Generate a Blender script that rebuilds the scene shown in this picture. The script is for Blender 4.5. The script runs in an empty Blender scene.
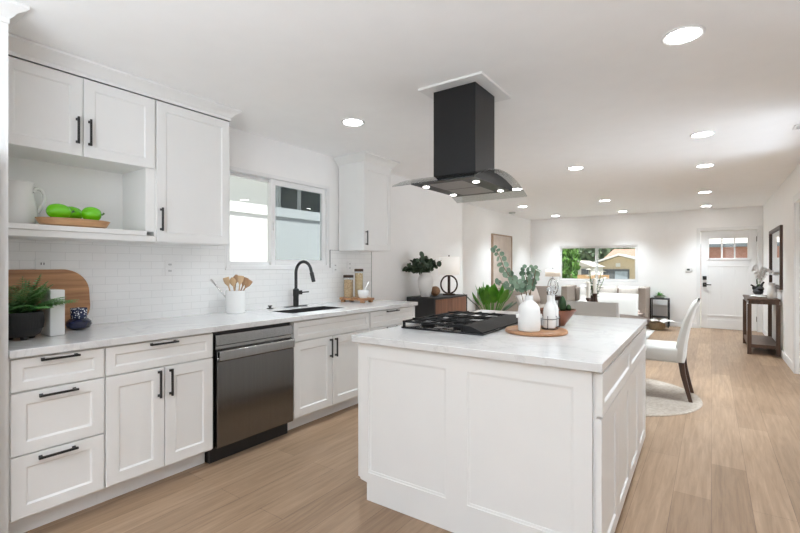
import bpy, bmesh, math, random
from mathutils import Matrix, Vector, noise
random.seed(7)
S = bpy.context.scene
COL = S.collection
R = math.radians

# ------------------------------------------------------------------ camera, world, sun, exposure
cam = bpy.data.objects.new('camera', bpy.data.cameras.new('camera'))
COL.objects.link(cam)
cam.location = (0, 0, 1.30)
cam.rotation_euler = (R(90), 0, R(35.25))
cam.data.sensor_width = 36
cam.data.lens = 440.5 / 800 * 36
cam.data.clip_start = 0.05
cam.data.clip_end = 300
S.camera = cam

world = bpy.data.worlds.new('sky'); S.world = world
world.use_nodes = True
wn = world.node_tree.nodes; wl = world.node_tree.links
bg = wn['Background']
bg.inputs['Color'].default_value = (0.86, 0.93, 1.0, 1)
bg.inputs['Strength'].default_value = 0.7

sun = bpy.data.objects.new('sun', bpy.data.lights.new('sun', 'SUN'))
COL.objects.link(sun)
sun.data.energy = 7.0
sun.data.angle = R(0.6)
sun.data.color = (1.0, 0.95, 0.87)
sun.rotation_euler = (R(12), R(28), 0)

# added upward area lights, unseen behind the camera and in the hall, brightening the ceiling
FILL_REAR, FILL_HALL = 152.0, 50.0
def fill_light(name, loc, rot, sx, sy, power):
    o = bpy.data.objects.new(name, bpy.data.lights.new(name, 'AREA'))
    COL.objects.link(o)
    o.data.shape = 'RECTANGLE'; o.data.size = sx; o.data.size_y = sy
    o.data.energy = power; o.data.color = (0.79, 0.89, 1.0)
    o.location = loc; o.rotation_euler = rot
    return o
fill_light('fill_rear', (-0.5, -1.7, 0.9), (R(180), 0, 0), 2.4, 2.4, FILL_REAR)
fill_light('fill_hall', (2.2, 5.2, 0.6), (R(132), 0, R(90)), 2.0, 1.4, FILL_HALL)

S.view_settings.view_transform = 'Standard'
S.view_settings.look = 'None'
S.view_settings.gamma = 1
S.view_settings.use_curve_mapping = False
S.view_settings.exposure = 0.43
CAN_POWER = 142.0      # living room circuit
CAN_KITCHEN = 88.0     # kitchen circuit, dimmed
CAN_GLOW = 30.0

try:
    S.cycles.diffuse_bounces = 8
    S.cycles.max_bounces = 14
    S.cycles.transparent_max_bounces = 16
    S.cycles.sample_clamp_indirect = 6
    S.cycles.caustics_reflective = False
    S.cycles.caustics_refractive = False
except Exception:
    pass

H = 2.50            # ceiling height
XK = -3.38          # kitchen wall
XL = -3.81          # living room wall on the left
XR = 0.835          # wall on the right
YB = 11.24          # back wall

# ------------------------------------------------------------------ materials
def nodes(m):
    m.use_nodes = True
    return m.node_tree.nodes, m.node_tree.links, m.node_tree.nodes['Principled BSDF']

def mat(name, color, rough=0.5, metal=0.0, var=0.03, scale=6.0, bump=0.0, bscale=60.0, emit=None, estr=0.0, stretch=(1, 1, 1), color2=None, coat=0.0, sss=0.0, spec=0.5):
    m = bpy.data.materials.new(name)
    n, l, p = nodes(m)
    tc = n.new('ShaderNodeTexCoord')
    mp = n.new('ShaderNodeMapping'); mp.inputs['Scale'].default_value = stretch
    l.new(tc.outputs['Object'], mp.inputs['Vector'])
    nz = n.new('ShaderNodeTexNoise'); nz.inputs['Scale'].default_value = scale; nz.inputs['Detail'].default_value = 5
    l.new(mp.outputs['Vector'], nz.inputs['Vector'])
    cr = n.new('ShaderNodeValToRGB')
    c = color
    if color2 is None:
        a = [max(0, x * (1 - var)) for x in c]; b = [min(1, x * (1 + var)) for x in c]
    else:
        a, b = c, color2
    cr.color_ramp.elements[0].position = 0.3; cr.color_ramp.elements[1].position = 0.7
    cr.color_ramp.elements[0].color = (*a, 1); cr.color_ramp.elements[1].color = (*b, 1)
    l.new(nz.outputs['Fac'], cr.inputs['Fac'])
    l.new(cr.outputs['Color'], p.inputs['Base Color'])
    p.inputs['Roughness'].default_value = rough
    p.inputs['Metallic'].default_value = metal
    p.inputs['Specular IOR Level'].default_value = spec
    if coat: p.inputs['Coat Weight'].default_value = coat
    if bump:
        nb = n.new('ShaderNodeTexNoise'); nb.inputs['Scale'].default_value = bscale; nb.inputs['Detail'].default_value = 3
        l.new(mp.outputs['Vector'], nb.inputs['Vector'])
        bp = n.new('ShaderNodeBump'); bp.inputs['Strength'].default_value = bump; bp.inputs['Distance'].default_value = 0.01
        l.new(nb.outputs['Fac'], bp.inputs['Height']); l.new(bp.outputs['Normal'], p.inputs['Normal'])
    if emit:
        p.inputs['Emission Color'].default_value = (*emit, 1)
        p.inputs['Emission Strength'].default_value = estr
    return m

def glass_mat(name, tint=(1, 1, 1), gloss=1.0):
    m = bpy.data.materials.new(name); m.use_nodes = True
    n, l = m.node_tree.nodes, m.node_tree.links
    n.clear()
    out = n.new('ShaderNodeOutputMaterial')
    tr = n.new('ShaderNodeBsdfTransparent'); tr.inputs['Color'].default_value = (*tint, 1)
    gl = n.new('ShaderNodeBsdfGlossy'); gl.inputs['Roughness'].default_value = 0.02
    lw = n.new('ShaderNodeLayerWeight'); lw.inputs['Blend'].default_value = 0.5
    pw = n.new('ShaderNodeMath'); pw.operation = 'POWER'; pw.inputs[1].default_value = 5
    ma = n.new('ShaderNodeMath'); ma.operation = 'MULTIPLY_ADD'; ma.inputs[1].default_value = 0.96; ma.inputs[2].default_value = 0.04
    mu = n.new('ShaderNodeMath'); mu.operation = 'MULTIPLY'; mu.inputs[1].default_value = gloss
    l.new(lw.outputs['Facing'], pw.inputs[0]); l.new(pw.outputs[0], ma.inputs[0])
    mx = n.new('ShaderNodeMixShader')
    l.new(ma.outputs[0], mu.inputs[0]); l.new(mu.outputs[0], mx.inputs['Fac'])
    l.new(tr.outputs[0], mx.inputs[1]); l.new(gl.outputs[0], mx.inputs[2])
    l.new(mx.outputs[0], out.inputs['Surface'])
    return m

def floor_mat():
    m = bpy.data.materials.new('oak_plank_floor')
    n, l, p = nodes(m)
    tc = n.new('ShaderNodeTexCoord')
    mp = n.new('ShaderNodeMapping'); mp.inputs['Rotation'].default_value = (0, 0, R(90))
    l.new(tc.outputs['Object'], mp.inputs['Vector'])
    def brick(seed_off, c1, c2, mortar):
        b = n.new('ShaderNodeTexBrick')
        b.offset = 0.37; b.offset_frequency = 2
        b.inputs['Scale'].default_value = 1.0
        b.inputs['Brick Width'].default_value = 1.5
        b.inputs['Row Height'].default_value = 0.18
        b.inputs['Mortar Size'].default_value = 0.0012
        b.inputs['Mortar Smooth'].default_value = 0.1
        b.inputs['Bias'].default_value = 0
        b.inputs['Color1'].default_value = (*c1, 1); b.inputs['Color2'].default_value = (*c2, 1); b.inputs['Mortar'].default_value = (*mortar, 1)
        l.new(mp.outputs['Vector'], b.inputs['Vector'])
        return b
    b = brick(0, (0.290, 0.192, 0.122), (0.385, 0.265, 0.176), (0.18, 0.115, 0.075))
    g = n.new('ShaderNodeMapping'); g.inputs['Scale'].default_value = (26, 1.6, 1)
    l.new(tc.outputs['Object'], g.inputs['Vector'])
    nz = n.new('ShaderNodeTexNoise'); nz.inputs['Scale'].default_value = 1.4; nz.inputs['Detail'].default_value = 8; nz.inputs['Roughness'].default_value = 0.65; nz.inputs['Distortion'].default_value = 0.5
    l.new(g.outputs['Vector'], nz.inputs['Vector'])
    cr = n.new('ShaderNodeValToRGB')
    cr.color_ramp.elements[0].position = 0.3; cr.color_ramp.elements[1].position = 0.72
    cr.color_ramp.elements[0].color = (0.70, 0.67, 0.63, 1); cr.color_ramp.elements[1].color = (1.14, 1.14, 1.14, 1)
    l.new(nz.outputs['Fac'], cr.inputs['Fac'])
    mx = n.new('ShaderNodeMix'); mx.data_type = 'RGBA'; mx.blend_type = 'MULTIPLY'; mx.inputs['Factor'].default_value = 1
    l.new(b.outputs['Color'], mx.inputs['A']); l.new(cr.outputs['Color'], mx.inputs['B'])
    l.new(mx.outputs['Result'], p.inputs['Base Color'])
    p.inputs['Roughness'].default_value = 0.42
    p.inputs['Specular IOR Level'].default_value = 0.4
    bp = n.new('ShaderNodeBump'); bp.inputs['Strength'].default_value = 0.25; bp.inputs['Distance'].default_value = 0.002
    iv = n.new('ShaderNodeMath'); iv.operation = 'SUBTRACT'; iv.inputs[0].default_value = 1
    l.new(b.outputs['Fac'], iv.inputs[1]); l.new(iv.outputs[0], bp.inputs['Height'])
    l.new(bp.outputs['Normal'], p.inputs['Normal'])
    return m

def tile_mat():
    m = bpy.data.materials.new('white_subway_tile')
    n, l, p = nodes(m)
    tc = n.new('ShaderNodeTexCoord')
    sp = n.new('ShaderNodeSeparateXYZ'); cb = n.new('ShaderNodeCombineXYZ')
    l.new(tc.outputs['Object'], sp.inputs[0])
    l.new(sp.outputs['Y'], cb.inputs['X']); l.new(sp.outputs['Z'], cb.inputs['Y'])
    b = n.new('ShaderNodeTexBrick'); b.offset = 0.5
    b.inputs['Scale'].default_value = 1
    b.inputs['Brick Width'].default_value = 0.152; b.inputs['Row Height'].default_value = 0.0535
    b.inputs['Mortar Size'].default_value = 0.0016; b.inputs['Mortar Smooth'].default_value = 0.2
    b.inputs['Color1'].default_value = (0.85, 0.85, 0.84, 1); b.inputs['Color2'].default_value = (0.87, 0.87, 0.86, 1); b.inputs['Mortar'].default_value = (0.74, 0.74, 0.73, 1)
    l.new(cb.outputs[0], b.inputs['Vector'])
    l.new(b.outputs['Color'], p.inputs['Base Color'])
    p.inputs['Roughness'].default_value = 0.16
    bp = n.new('ShaderNodeBump'); bp.inputs['Strength'].default_value = 0.35; bp.inputs['Distance'].default_value = 0.002
    iv = n.new('ShaderNodeMath'); iv.operation = 'SUBTRACT'; iv.inputs[0].default_value = 1
    l.new(b.outputs['Fac'], iv.inputs[1]); l.new(iv.outputs[0], bp.inputs['Height']); l.new(bp.outputs['Normal'], p.inputs['Normal'])
    return m

def quartz_mat():
    m = bpy.data.materials.new('white_quartz')
    n, l, p = nodes(m)
    tc = n.new('ShaderNodeTexCoord')
    nz = n.new('ShaderNodeTexNoise'); nz.inputs['Scale'].default_value = 1.7; nz.inputs['Detail'].default_value = 9; nz.inputs['Roughness'].default_value = 0.62; nz.inputs['Distortion'].default_value = 1.6
    l.new(tc.outputs['Object'], nz.inputs['Vector'])
    cr = n.new('ShaderNodeValToRGB')
    e = cr.color_ramp.elements
    e[0].position = 0.475; e[0].color = (0.75, 0.75, 0.748, 1)
    e[1].position = 0.525; e[1].color = (0.75, 0.75, 0.748, 1)
    k = e.new(0.5); k.color = (0.67, 0.67, 0.67, 1)
    l.new(nz.outputs['Fac'], cr.inputs['Fac'])
    n2 = n.new('ShaderNodeTexNoise'); n2.inputs['Scale'].default_value = 3.0; n2.inputs['Detail'].default_value = 4
    l.new(tc.outputs['Object'], n2.inputs['Vector'])
    c2 = n.new('ShaderNodeValToRGB'); c2.color_ramp.elements[0].color = (0.90, 0.90, 0.905, 1); c2.color_ramp.elements[1].color = (1, 1, 1, 1)
    l.new(n2.outputs['Fac'], c2.inputs['Fac'])
    mx = n.new('ShaderNodeMix'); mx.data_type = 'RGBA'; mx.blend_type = 'MULTIPLY'; mx.inputs['Factor'].default_value = 1
    l.new(cr.outputs['Color'], mx.inputs['A']); l.new(c2.outputs['Color'], mx.inputs['B'])
    l.new(mx.outputs['Result'], p.inputs['Base Color'])
    p.inputs['Roughness'].default_value = 0.14
    return m

def wood_mat(name, c1, c2, axis='Y', rough=0.4, scale=1.0):
    st = {'X': (1.5, 22, 22), 'Y': (22, 1.5, 22), 'Z': (22, 22, 1.5)}[axis]
    return mat(name, c1, rough, 0, color2=c2, scale=1.5 * scale, stretch=st)

def speckle_mat():
    m = bpy.data.materials.new('speckled_glaze')
    n, l, p = nodes(m)
    tc = n.new('ShaderNodeTexCoord')
    v = n.new('ShaderNodeTexVoronoi'); v.inputs['Scale'].default_value = 95
    l.new(tc.outputs['Object'], v.inputs['Vector'])
    cr = n.new('ShaderNodeValToRGB'); cr.color_ramp.interpolation = 'CONSTANT'
    cr.color_ramp.elements[0].color = (0.75, 0.78, 0.82, 1); cr.color_ramp.elements[1].position = 0.36; cr.color_ramp.elements[1].color = (0.02, 0.03, 0.08, 1)
    l.new(v.outputs['Distance'], cr.inputs['Fac']); l.new(cr.outputs['Color'], p.inputs['Base Color'])
    p.inputs['Roughness'].default_value = 0.25
    return m

def steel_mat(name, col, rough=0.28, axis='Z'):
    m = mat(name, col, rough, 1.0, var=0.05, scale=2.0, stretch=(40, 40, 1) if axis == 'Z' else (40, 1, 40))
    return m

def grain_mat(name, c1, c2, scale=150):
    m = bpy.data.materials.new(name)
    n, l, p = nodes(m)
    tc = n.new('ShaderNodeTexCoord')
    v = n.new('ShaderNodeTexVoronoi'); v.inputs['Scale'].default_value = scale
    l.new(tc.outputs['Object'], v.inputs['Vector'])
    mx = n.new('ShaderNodeMix'); mx.data_type = 'RGBA'
    sp = n.new('ShaderNodeSeparateColor'); l.new(v.outputs['Color'], sp.inputs[0]); l.new(sp.outputs[0], mx.inputs['Factor'])
    mx.inputs['A'].default_value = (*c1, 1); mx.inputs['B'].default_value = (*c2, 1)
    l.new(mx.outputs['Result'], p.inputs['Base Color']); p.inputs['Roughness'].default_value = 0.7
    return m

M = {}
M['wall'] = mat('wall_paint', (0.90, 0.895, 0.89), 0.6, var=0.01, bump=0.06, bscale=90)
M['ceil'] = mat('ceiling_paint', (0.92, 0.92, 0.92), 0.7, var=0.01, bump=0.08, bscale=70)
M['trim'] = mat('trim_paint', (0.80, 0.80, 0.80), 0.4, var=0.008)
M['floor'] = floor_mat()
M['tile'] = tile_mat()
M['quartz'] = quartz_mat()
M['cab'] = mat('cabinet_paint', (0.81, 0.81, 0.80), 0.32, var=0.008)
M['cabin'] = mat('cabinet_interior', (0.88, 0.88, 0.865), 0.4, var=0.008)
M['black'] = mat('black_metal', (0.015, 0.015, 0.016), 0.38, var=0.1)
M['matteblack'] = mat('matte_black', (0.02, 0.02, 0.021), 0.6, var=0.1)
M['hood'] = mat('hood_black_steel', (0.010, 0.010, 0.011), 0.36, 0.0, var=0.1, stretch=(2, 2, 30), spec=0.35)
M['iron'] = mat('cast_iron', (0.009, 0.009, 0.0095), 0.55, var=0.15, bump=0.1, spec=0.3)
M['steel'] = steel_mat('stainless_steel', (0.42, 0.415, 0.41), 0.24)
M['fridge'] = steel_mat('brushed_fridge_steel', (0.22, 0.22, 0.225), 0.4)
M['darksteel'] = steel_mat('dark_stainless', (0.215, 0.21, 0.205), 0.17)
M['filter'] = steel_mat('filter_mesh', (0.4, 0.4, 0.4), 0.45, 'Y')
M['chrome'] = mat('chrome', (0.7, 0.7, 0.7), 0.12, 1.0, var=0.03)
M['glass'] = glass_mat('window_glass', (0.97, 0.985, 0.98), 0.7)
M['hoodglass'] = glass_mat('smoked_glass', (0.80, 0.82, 0.82), 1.0)
M['clear'] = glass_mat('clear_glass', (0.95, 0.97, 0.97), 0.9)
M['screen'] = glass_mat('insect_screen', (0.62, 0.65, 0.67), 0.0)
M['vinyl'] = mat('window_vinyl', (0.83, 0.83, 0.83), 0.35, var=0.006)
M['ceramic'] = mat('white_ceramic', (0.82, 0.82, 0.81), 0.22, var=0.01)
M['matteceramic'] = mat('matte_white_ceramic', (0.80, 0.795, 0.78), 0.5, var=0.02)
M['board'] = wood_mat('acacia_wood', (0.26, 0.115, 0.05), (0.56, 0.30, 0.14), 'Y', 0.45, 1.0)
M['traywood'] = wood_mat('tray_wood', (0.46, 0.25, 0.12), (0.62, 0.38, 0.20), 'Y', 0.4)
M['roundtray'] = wood_mat('mango_wood', (0.30, 0.135, 0.06), (0.50, 0.27, 0.14), 'X', 0.42)
M['walnut'] = wood_mat('walnut', (0.12, 0.045, 0.022), (0.235, 0.10, 0.05), 'Z', 0.38)
M['espresso'] = wood_mat('espresso_wood', (0.035, 0.017, 0.010), (0.075, 0.037, 0.022), 'Z', 0.4)
M['console'] = wood_mat('console_wood', (0.055, 0.028, 0.017), (0.115, 0.062, 0.038), 'Z', 0.45)
M['ballwood'] = wood_mat('ball_wood', (0.20, 0.10, 0.05), (0.33, 0.18, 0.09), 'X', 0.5)
M['spoonwood'] = wood_mat('beech', (0.55, 0.36, 0.19), (0.66, 0.46, 0.27), 'Z', 0.55)
M['spoondark'] = wood_mat('olive_wood', (0.30, 0.16, 0.08), (0.42, 0.25, 0.13), 'Z', 0.5)
M['green'] = mat('pepper_green', (0.16, 0.62, 0.005), 0.14, var=0.1, coat=0.5)
M['navy'] = mat('navy_glaze', (0.012, 0.016, 0.05), 0.15, var=0.15, coat=0.4)
M['speckle'] = speckle_mat()
M['fern'] = mat('fern_leaf', (0.07, 0.24, 0.06), 0.5, color2=(0.28, 0.50, 0.20), scale=9)
M['leafbright'] = mat('bright_leaf', (0.03, 0.14, 0.008), 0.35, color2=(0.09, 0.29, 0.02), scale=7)
M['leafdark'] = mat('dark_leaf', (0.022, 0.045, 0.025), 0.45, color2=(0.07, 0.11, 0.06), scale=14)
M['euca'] = mat('eucalyptus_leaf', (0.085, 0.155, 0.095), 0.5, color2=(0.24, 0.33, 0.235), scale=14)
M['stem'] = mat('brown_stem', (0.16, 0.10, 0.05), 0.6)
M['greenstem'] = mat('green_stem', (0.10, 0.20, 0.05), 0.5)
M['petal'] = mat('white_petal', (0.78, 0.75, 0.66), 0.5, var=0.04)
M['orchid'] = mat('orchid_petal', (0.86, 0.85, 0.84), 0.5, var=0.02)
M['soil'] = mat('soil', (0.03, 0.02, 0.014), 0.9, bump=0.5)
M['cream'] = mat('cream_fabric', (0.57, 0.55, 0.515), 0.85, var=0.03, bump=0.15, bscale=300)
M['sofa'] = mat('taupe_linen', (0.36, 0.305, 0.265), 0.9, var=0.07, scale=60, bump=0.2, bscale=250)
M['cushion'] = mat('cream_cushion', (0.62, 0.575, 0.525), 0.9, var=0.05, scale=40, bump=0.15, bscale=200)
M['pinkcushion'] = mat('blush_cushion', (0.56, 0.48, 0.43), 0.9, var=0.05, scale=40, bump=0.15, bscale=200)
M['throw'] = mat('white_throw', (0.74, 0.72, 0.68), 0.95, var=0.05, scale=80, bump=0.3, bscale=120)
M['jute'] = mat('woven_jute', (0.38, 0.32, 0.265), 0.95, color2=(0.52, 0.455, 0.39), scale=40, bump=0.4, bscale=140)
M['rug'] = mat('grey_rug', (0.52, 0.49, 0.47), 0.95, color2=(0.62, 0.60, 0.58), scale=12, bump=0.3, bscale=160)
M['shade'] = mat('lamp_shade', (0.85, 0.84, 0.82), 0.8, var=0.01, emit=(1.0, 0.93, 0.84), estr=0.25)
M['shadewarm'] = mat('linen_shade', (0.74, 0.68, 0.60), 0.8, var=0.02, emit=(1.0, 0.85, 0.68), estr=0.22)
M['bronze'] = mat('bronze', (0.06, 0.04, 0.03), 0.35, 0.8, var=0.2)
M['bulb'] = mat('light_disc', (1, 1, 1), 0.5, var=0, emit=(1.0, 0.985, 0.97), estr=CAN_GLOW)
M['hoodbulb'] = mat('hood_light_disc', (1, 1, 1), 0.5, var=0, emit=(1.0, 0.97, 0.92), estr=14)
M['copper'] = mat('copper_brown', (0.23, 0.075, 0.035), 0.35, 0.25, var=0.15, scale=12)
M['cactus'] = mat('cactus_green', (0.018, 0.055, 0.014), 0.55, var=0.2, scale=30, bump=0.3)
M['oats'] = grain_mat('oats', (0.62, 0.45, 0.27), (0.38, 0.24, 0.13), 120)
M['pasta'] = grain_mat('grains', (0.66, 0.52, 0.32), (0.46, 0.30, 0.15), 140)
M['plate'] = mat('outlet_plate', (0.80, 0.80, 0.79), 0.35, var=0.005)
M['artpanel'] = mat('art_texture', (0.55, 0.47, 0.41), 0.85, color2=(0.66, 0.58, 0.52), scale=5, bump=0.4, bscale=40)
M['artframe'] = wood_mat('art_frame', (0.28, 0.19, 0.13), (0.40, 0.29, 0.21), 'Z', 0.5)
M['mirror'] = mat('mirror_glass', (0.86, 0.87, 0.87), 0.02, 1.0, var=0)
M['red'] = mat('red_candle_wax', (0.30, 0.03, 0.03), 0.3, var=0.1)
M['candle'] = mat('ivory_wax', (0.78, 0.74, 0.66), 0.55, var=0.02)
M['paper'] = mat('white_paper', (0.80, 0.79, 0.76), 0.8, var=0.02)
M['gold'] = mat('brass', (0.55, 0.38, 0.16), 0.3, 1.0, var=0.1)
M['pinkplate'] = mat('blush_plate', (0.66, 0.52, 0.47), 0.4, var=0.03)
# outdoors
M['lawn'] = mat('outdoor_ground', (0.34, 0.31, 0.27), 0.95, color2=(0.26, 0.30, 0.18), scale=0.6)
M['treeleaf'] = mat('tree_leaf', (0.035, 0.13, 0.02), 0.5, color2=(0.14, 0.30, 0.05), scale=2.5)
M['treedark'] = mat('far_tree_leaf', (0.09, 0.15, 0.09), 0.7, color2=(0.20, 0.27, 0.17), scale=2.0)
M['bark'] = mat('bark', (0.12, 0.085, 0.06), 0.9, bump=0.5)
M['stucco'] = mat('tan_stucco', (0.74, 0.62, 0.46), 0.9, var=0.03)
M['rooftile'] = mat('terracotta_roof', (0.36, 0.22, 0.17), 0.9, color2=(0.44, 0.29, 0.23), scale=3, bump=0.4, bscale=14)
M['whitepaint'] = mat('white_siding', (0.82, 0.82, 0.82), 0.6, var=0.01)
M['fencewhite'] = mat('white_vinyl_fence', (0.80, 0.82, 0.84), 0.45, var=0.01)
M['greywin'] = mat('dark_window', (0.05, 0.06, 0.065), 0.15, var=0.3, color2=(0.10, 0.12, 0.10), scale=4)
M['bluegrey'] = mat('blue_grey_door', (0.42, 0.50, 0.60), 0.4, var=0.05)
M['darkgrey'] = mat('dark_grey_panel', (0.16, 0.18, 0.21), 0.5, var=0.08)
M['brickred'] = mat('red_brick_wall', (0.52, 0.24, 0.20), 0.9, color2=(0.62, 0.32, 0.27), scale=8, stretch=(1, 1, 4))
M['woodfence'] = mat('wood_fence', (0.58, 0.34, 0.17), 0.8, color2=(0.66, 0.42, 0.24), scale=6, stretch=(8, 8, 1))

# ------------------------------------------------------------------ mesh helpers
W = {}
def wm(o):
    return W.get(o, Matrix.Identity(4))

class MB:
    def __init__(s, xf=None):
        s.v = []; s.f = []; s.xf = xf or Matrix.Identity(4)
    def add(s, vs, fs, m=None):
        k = len(s.v)
        T = s.xf @ m if m is not None else s.xf
        s.v += [T @ Vector(p) for p in vs]
        s.f += [tuple(i + k for i in f) for f in fs]
        return s
    def box(s, x0, x1, y0, y1, z0, z1, m=None):
        return s.add([(x0, y0, z0), (x1, y0, z0), (x1, y1, z0), (x0, y1, z0), (x0, y0, z1), (x1, y0, z1), (x1, y1, z1), (x0, y1, z1)],
              [(0, 3, 2, 1), (4, 5, 6, 7), (0, 1, 5, 4), (1, 2, 6, 5), (2, 3, 7, 6), (3, 0, 4, 7)], m)
    def loops(s, L, cap0=True, cap1=True, closed=False, m=None):
        n = len(L[0]); vs = [p for q in L for p in q]; fs = []
        K = len(L)
        for i in range(K if closed else K - 1):
            a = i * n; b = ((i + 1) % K) * n
            for j in range(n):
                fs.append((a + j, a + (j + 1) % n, b + (j + 1) % n, b + j))
        if not closed:
            if cap0: fs.append(tuple(range(n - 1, -1, -1)))
            if cap1: fs.append(tuple((K - 1) * n + j for j in range(n)))
        return s.add(vs, fs, m)
    def lathe(s, prof, c=(0, 0, 0), n=32, cap0=True, cap1=True, m=None, squash=(1, 1)):
        L = [[(c[0] + r * squash[0] * math.cos(2 * math.pi * j / n), c[1] + r * squash[1] * math.sin(2 * math.pi * j / n), c[2] + z) for j in range(n)] for r, z in prof]
        return s.loops(L, cap0, cap1, m=m)
    def tube(s, pts, r, n=10, m=None, cap=True, closed=False):
        P = [Vector(p) for p in pts]; K = len(P)
        rr = r if isinstance(r, (list, tuple)) else [r] * K
        L = []; up = None
        for i in range(K):
            if closed: t = (P[(i + 1) % K] - P[i - 1])
            else: t = (P[min(i + 1, K - 1)] - P[max(i - 1, 0)])
            t.normalize()
            if up is None:
                a = Vector((0, 0, 1)) if abs(t.z) < 0.9 else Vector((1, 0, 0))
                up = (a - t * a.dot(t)).normalized()
            else:
                up = (up - t * up.dot(t)).normalized()
            w = t.cross(up)
            L.append([tuple(P[i] + (up * math.cos(2 * math.pi * j / n) + w * math.sin(2 * math.pi * j / n)) * rr[i]) for j in range(n)])
        return s.loops(L, cap, cap, closed, m)
    def prism(s, poly, axis, a, b, m=None):
        def p3(p, t):
            return {'X': (t, p[0], p[1]), 'Y': (p[0], t, p[1]), 'Z': (p[0], p[1], t)}[axis]
        return s.loops([[p3(p, a) for p in poly], [p3(p, b) for p in poly]], m=m)
    def rbox(s, x0, x1, y0, y1, z0, z1, r=0.02, k=3, m=None):
        # box rounded on every edge
        b = bmesh.new()
        bmesh.ops.create_cube(b, size=1)
        for v in b.verts:
            v.co = ((x0 + x1) / 2 + v.co.x * (x1 - x0), (y0 + y1) / 2 + v.co.y * (y1 - y0), (z0 + z1) / 2 + v.co.z * (z1 - z0))
        bmesh.ops.bevel(b, geom=b.edges[:] , offset=r, segments=k, profile=0.5, affect='EDGES')
        b.verts.index_update()
        s.add([tuple(v.co) for v in b.verts], [tuple(v.index for v in f.verts) for f in b.faces], m)
        b.free(); return s
    def ball(s, c, r, n=20, sq=(1, 1, 1), m=None):
        L = []
        for i in range(1, n // 2):
            a = math.pi * i / (n // 2)
            L.append([(c[0] + r * sq[0] * math.sin(a) * math.cos(2 * math.pi * j / n), c[1] + r * sq[1] * math.sin(a) * math.sin(2 * math.pi * j / n), c[2] - r * sq[2] * math.cos(a)) for j in range(n)])
        return s.loops(L, m=m)
    def build(s, name, material, parent=None, bevel=0.0, sharp=35, solid=0.0, sub=0, seg=2, fix=True):
        me = bpy.data.meshes.new(name)
        inv = wm(parent).inverted() if parent is not None else Matrix.Identity(4)
        vs = [inv @ v for v in s.v]
        me.from_pydata([tuple(v) for v in vs], [], s.f)
        if fix:
            b = bmesh.new(); b.from_mesh(me)
            bmesh.ops.recalc_face_normals(b, faces=b.faces[:])
            b.to_mesh(me); b.free()
        me.materials.append(material)
        for p in me.polygons: p.use_smooth = True
        me.set_sharp_from_angle(angle=R(sharp))
        o = bpy.data.objects.new(name, me); COL.objects.link(o)
        if parent is not None:
            o.parent = parent; W[o] = wm(parent)
        if solid:
            d = o.modifiers.new('solid', 'SOLIDIFY'); d.thickness = solid; d.offset = 0
        if bevel:
            d = o.modifiers.new('bevel', 'BEVEL'); d.width = bevel; d.segments = seg; d.limit_method = 'ANGLE'; d.angle_limit = R(40)
        if sub:
            d = o.modifiers.new('sub', 'SUBSURF'); d.levels = sub; d.render_levels = sub
        return o

def tag(o, label, cat, group=None, kind=None):
    if label: o['label'] = label
    if cat: o['category'] = cat
    if group: o['group'] = group
    if kind: o['kind'] = kind
    return o
def thing(name, label, cat, loc=(0, 0, 0), rz=0.0, group=None):
    o = bpy.data.objects.new(name, None); COL.objects.link(o)
    o.empty_display_size = 0.1
    o.location = loc; o.rotation_euler = (0, 0, rz)
    W[o] = Matrix.Translation(loc) @ Matrix.Rotation(rz, 4, 'Z')
    return tag(o, label, cat, group)
def struct(o):
    o['kind'] = 'structure'; return o
def copy_tree(o, loc=None, rz=None, label=None, group=None):
    def rec(a, par):
        c = a.copy(); COL.objects.link(c)
        if par is not None: c.parent = par
        for ch in a.children: rec(ch, c)
        return c
    c = rec(o, None)
    if loc is not None: c.location = loc
    if rz is not None: c.rotation_euler = (0, 0, rz)
    if label: c['label'] = label
    if group: c['group'] = group
    W[c] = Matrix.Translation(c.location) @ Matrix.Rotation(c.rotation_euler.z, 4, 'Z')
    return c

def V(*a): return Vector(a)
def shaker(mb, P, U, Vv, N, w, h, t=0.02, rail=0.062, rec=0.0075, slope=0.009):
    """framed cabinet front: P lower corner on the back plane, U across, Vv up, N outwards"""
    P, U, Vv, N = Vector(P), Vector(U), Vector(Vv), Vector(N)
    def lp(i, d): return [tuple(P + U * i + Vv * i + N * d), tuple(P + U * (w - i) + Vv * i + N * d), tuple(P + U * (w - i) + Vv * (h - i) + N * d), tuple(P + U * i + Vv * (h - i) + N * d)]
    L = [lp(0, 0), lp(0, t - 0.002), lp(0.002, t), lp(rail, t), lp(rail + slope, t - rec)]
    return mb.loops(L)
def handle(mb, C, A, N, length=0.155, st=0.03, th=0.010):
    """square bar pull with two posts; C centre on the front face, A along the bar, N outwards"""
    C, A, N = Vector(C), Vector(A).normalized(), Vector(N).normalized()
    B = N.cross(A)
    m = Matrix((A, B, N)).transposed().to_4x4(); m.translation = C
    h = length / 2
    mb.box(-h, h, -th / 2, th / 2, st - th, st, m)
    for q in (-h + 0.012, h - 0.012):
        mb.box(q - th * 0.7, q + th * 0.7, -th * 0.7, th * 0.7, 0, 0.006, m)
        mb.box(q - th / 2, q + th / 2, -th / 2, th / 2, 0.005, st - th / 2, m)
    return mb
X_, Y_, Z_ = V(1, 0, 0), V(0, 1, 0), V(0, 0, 1)

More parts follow.
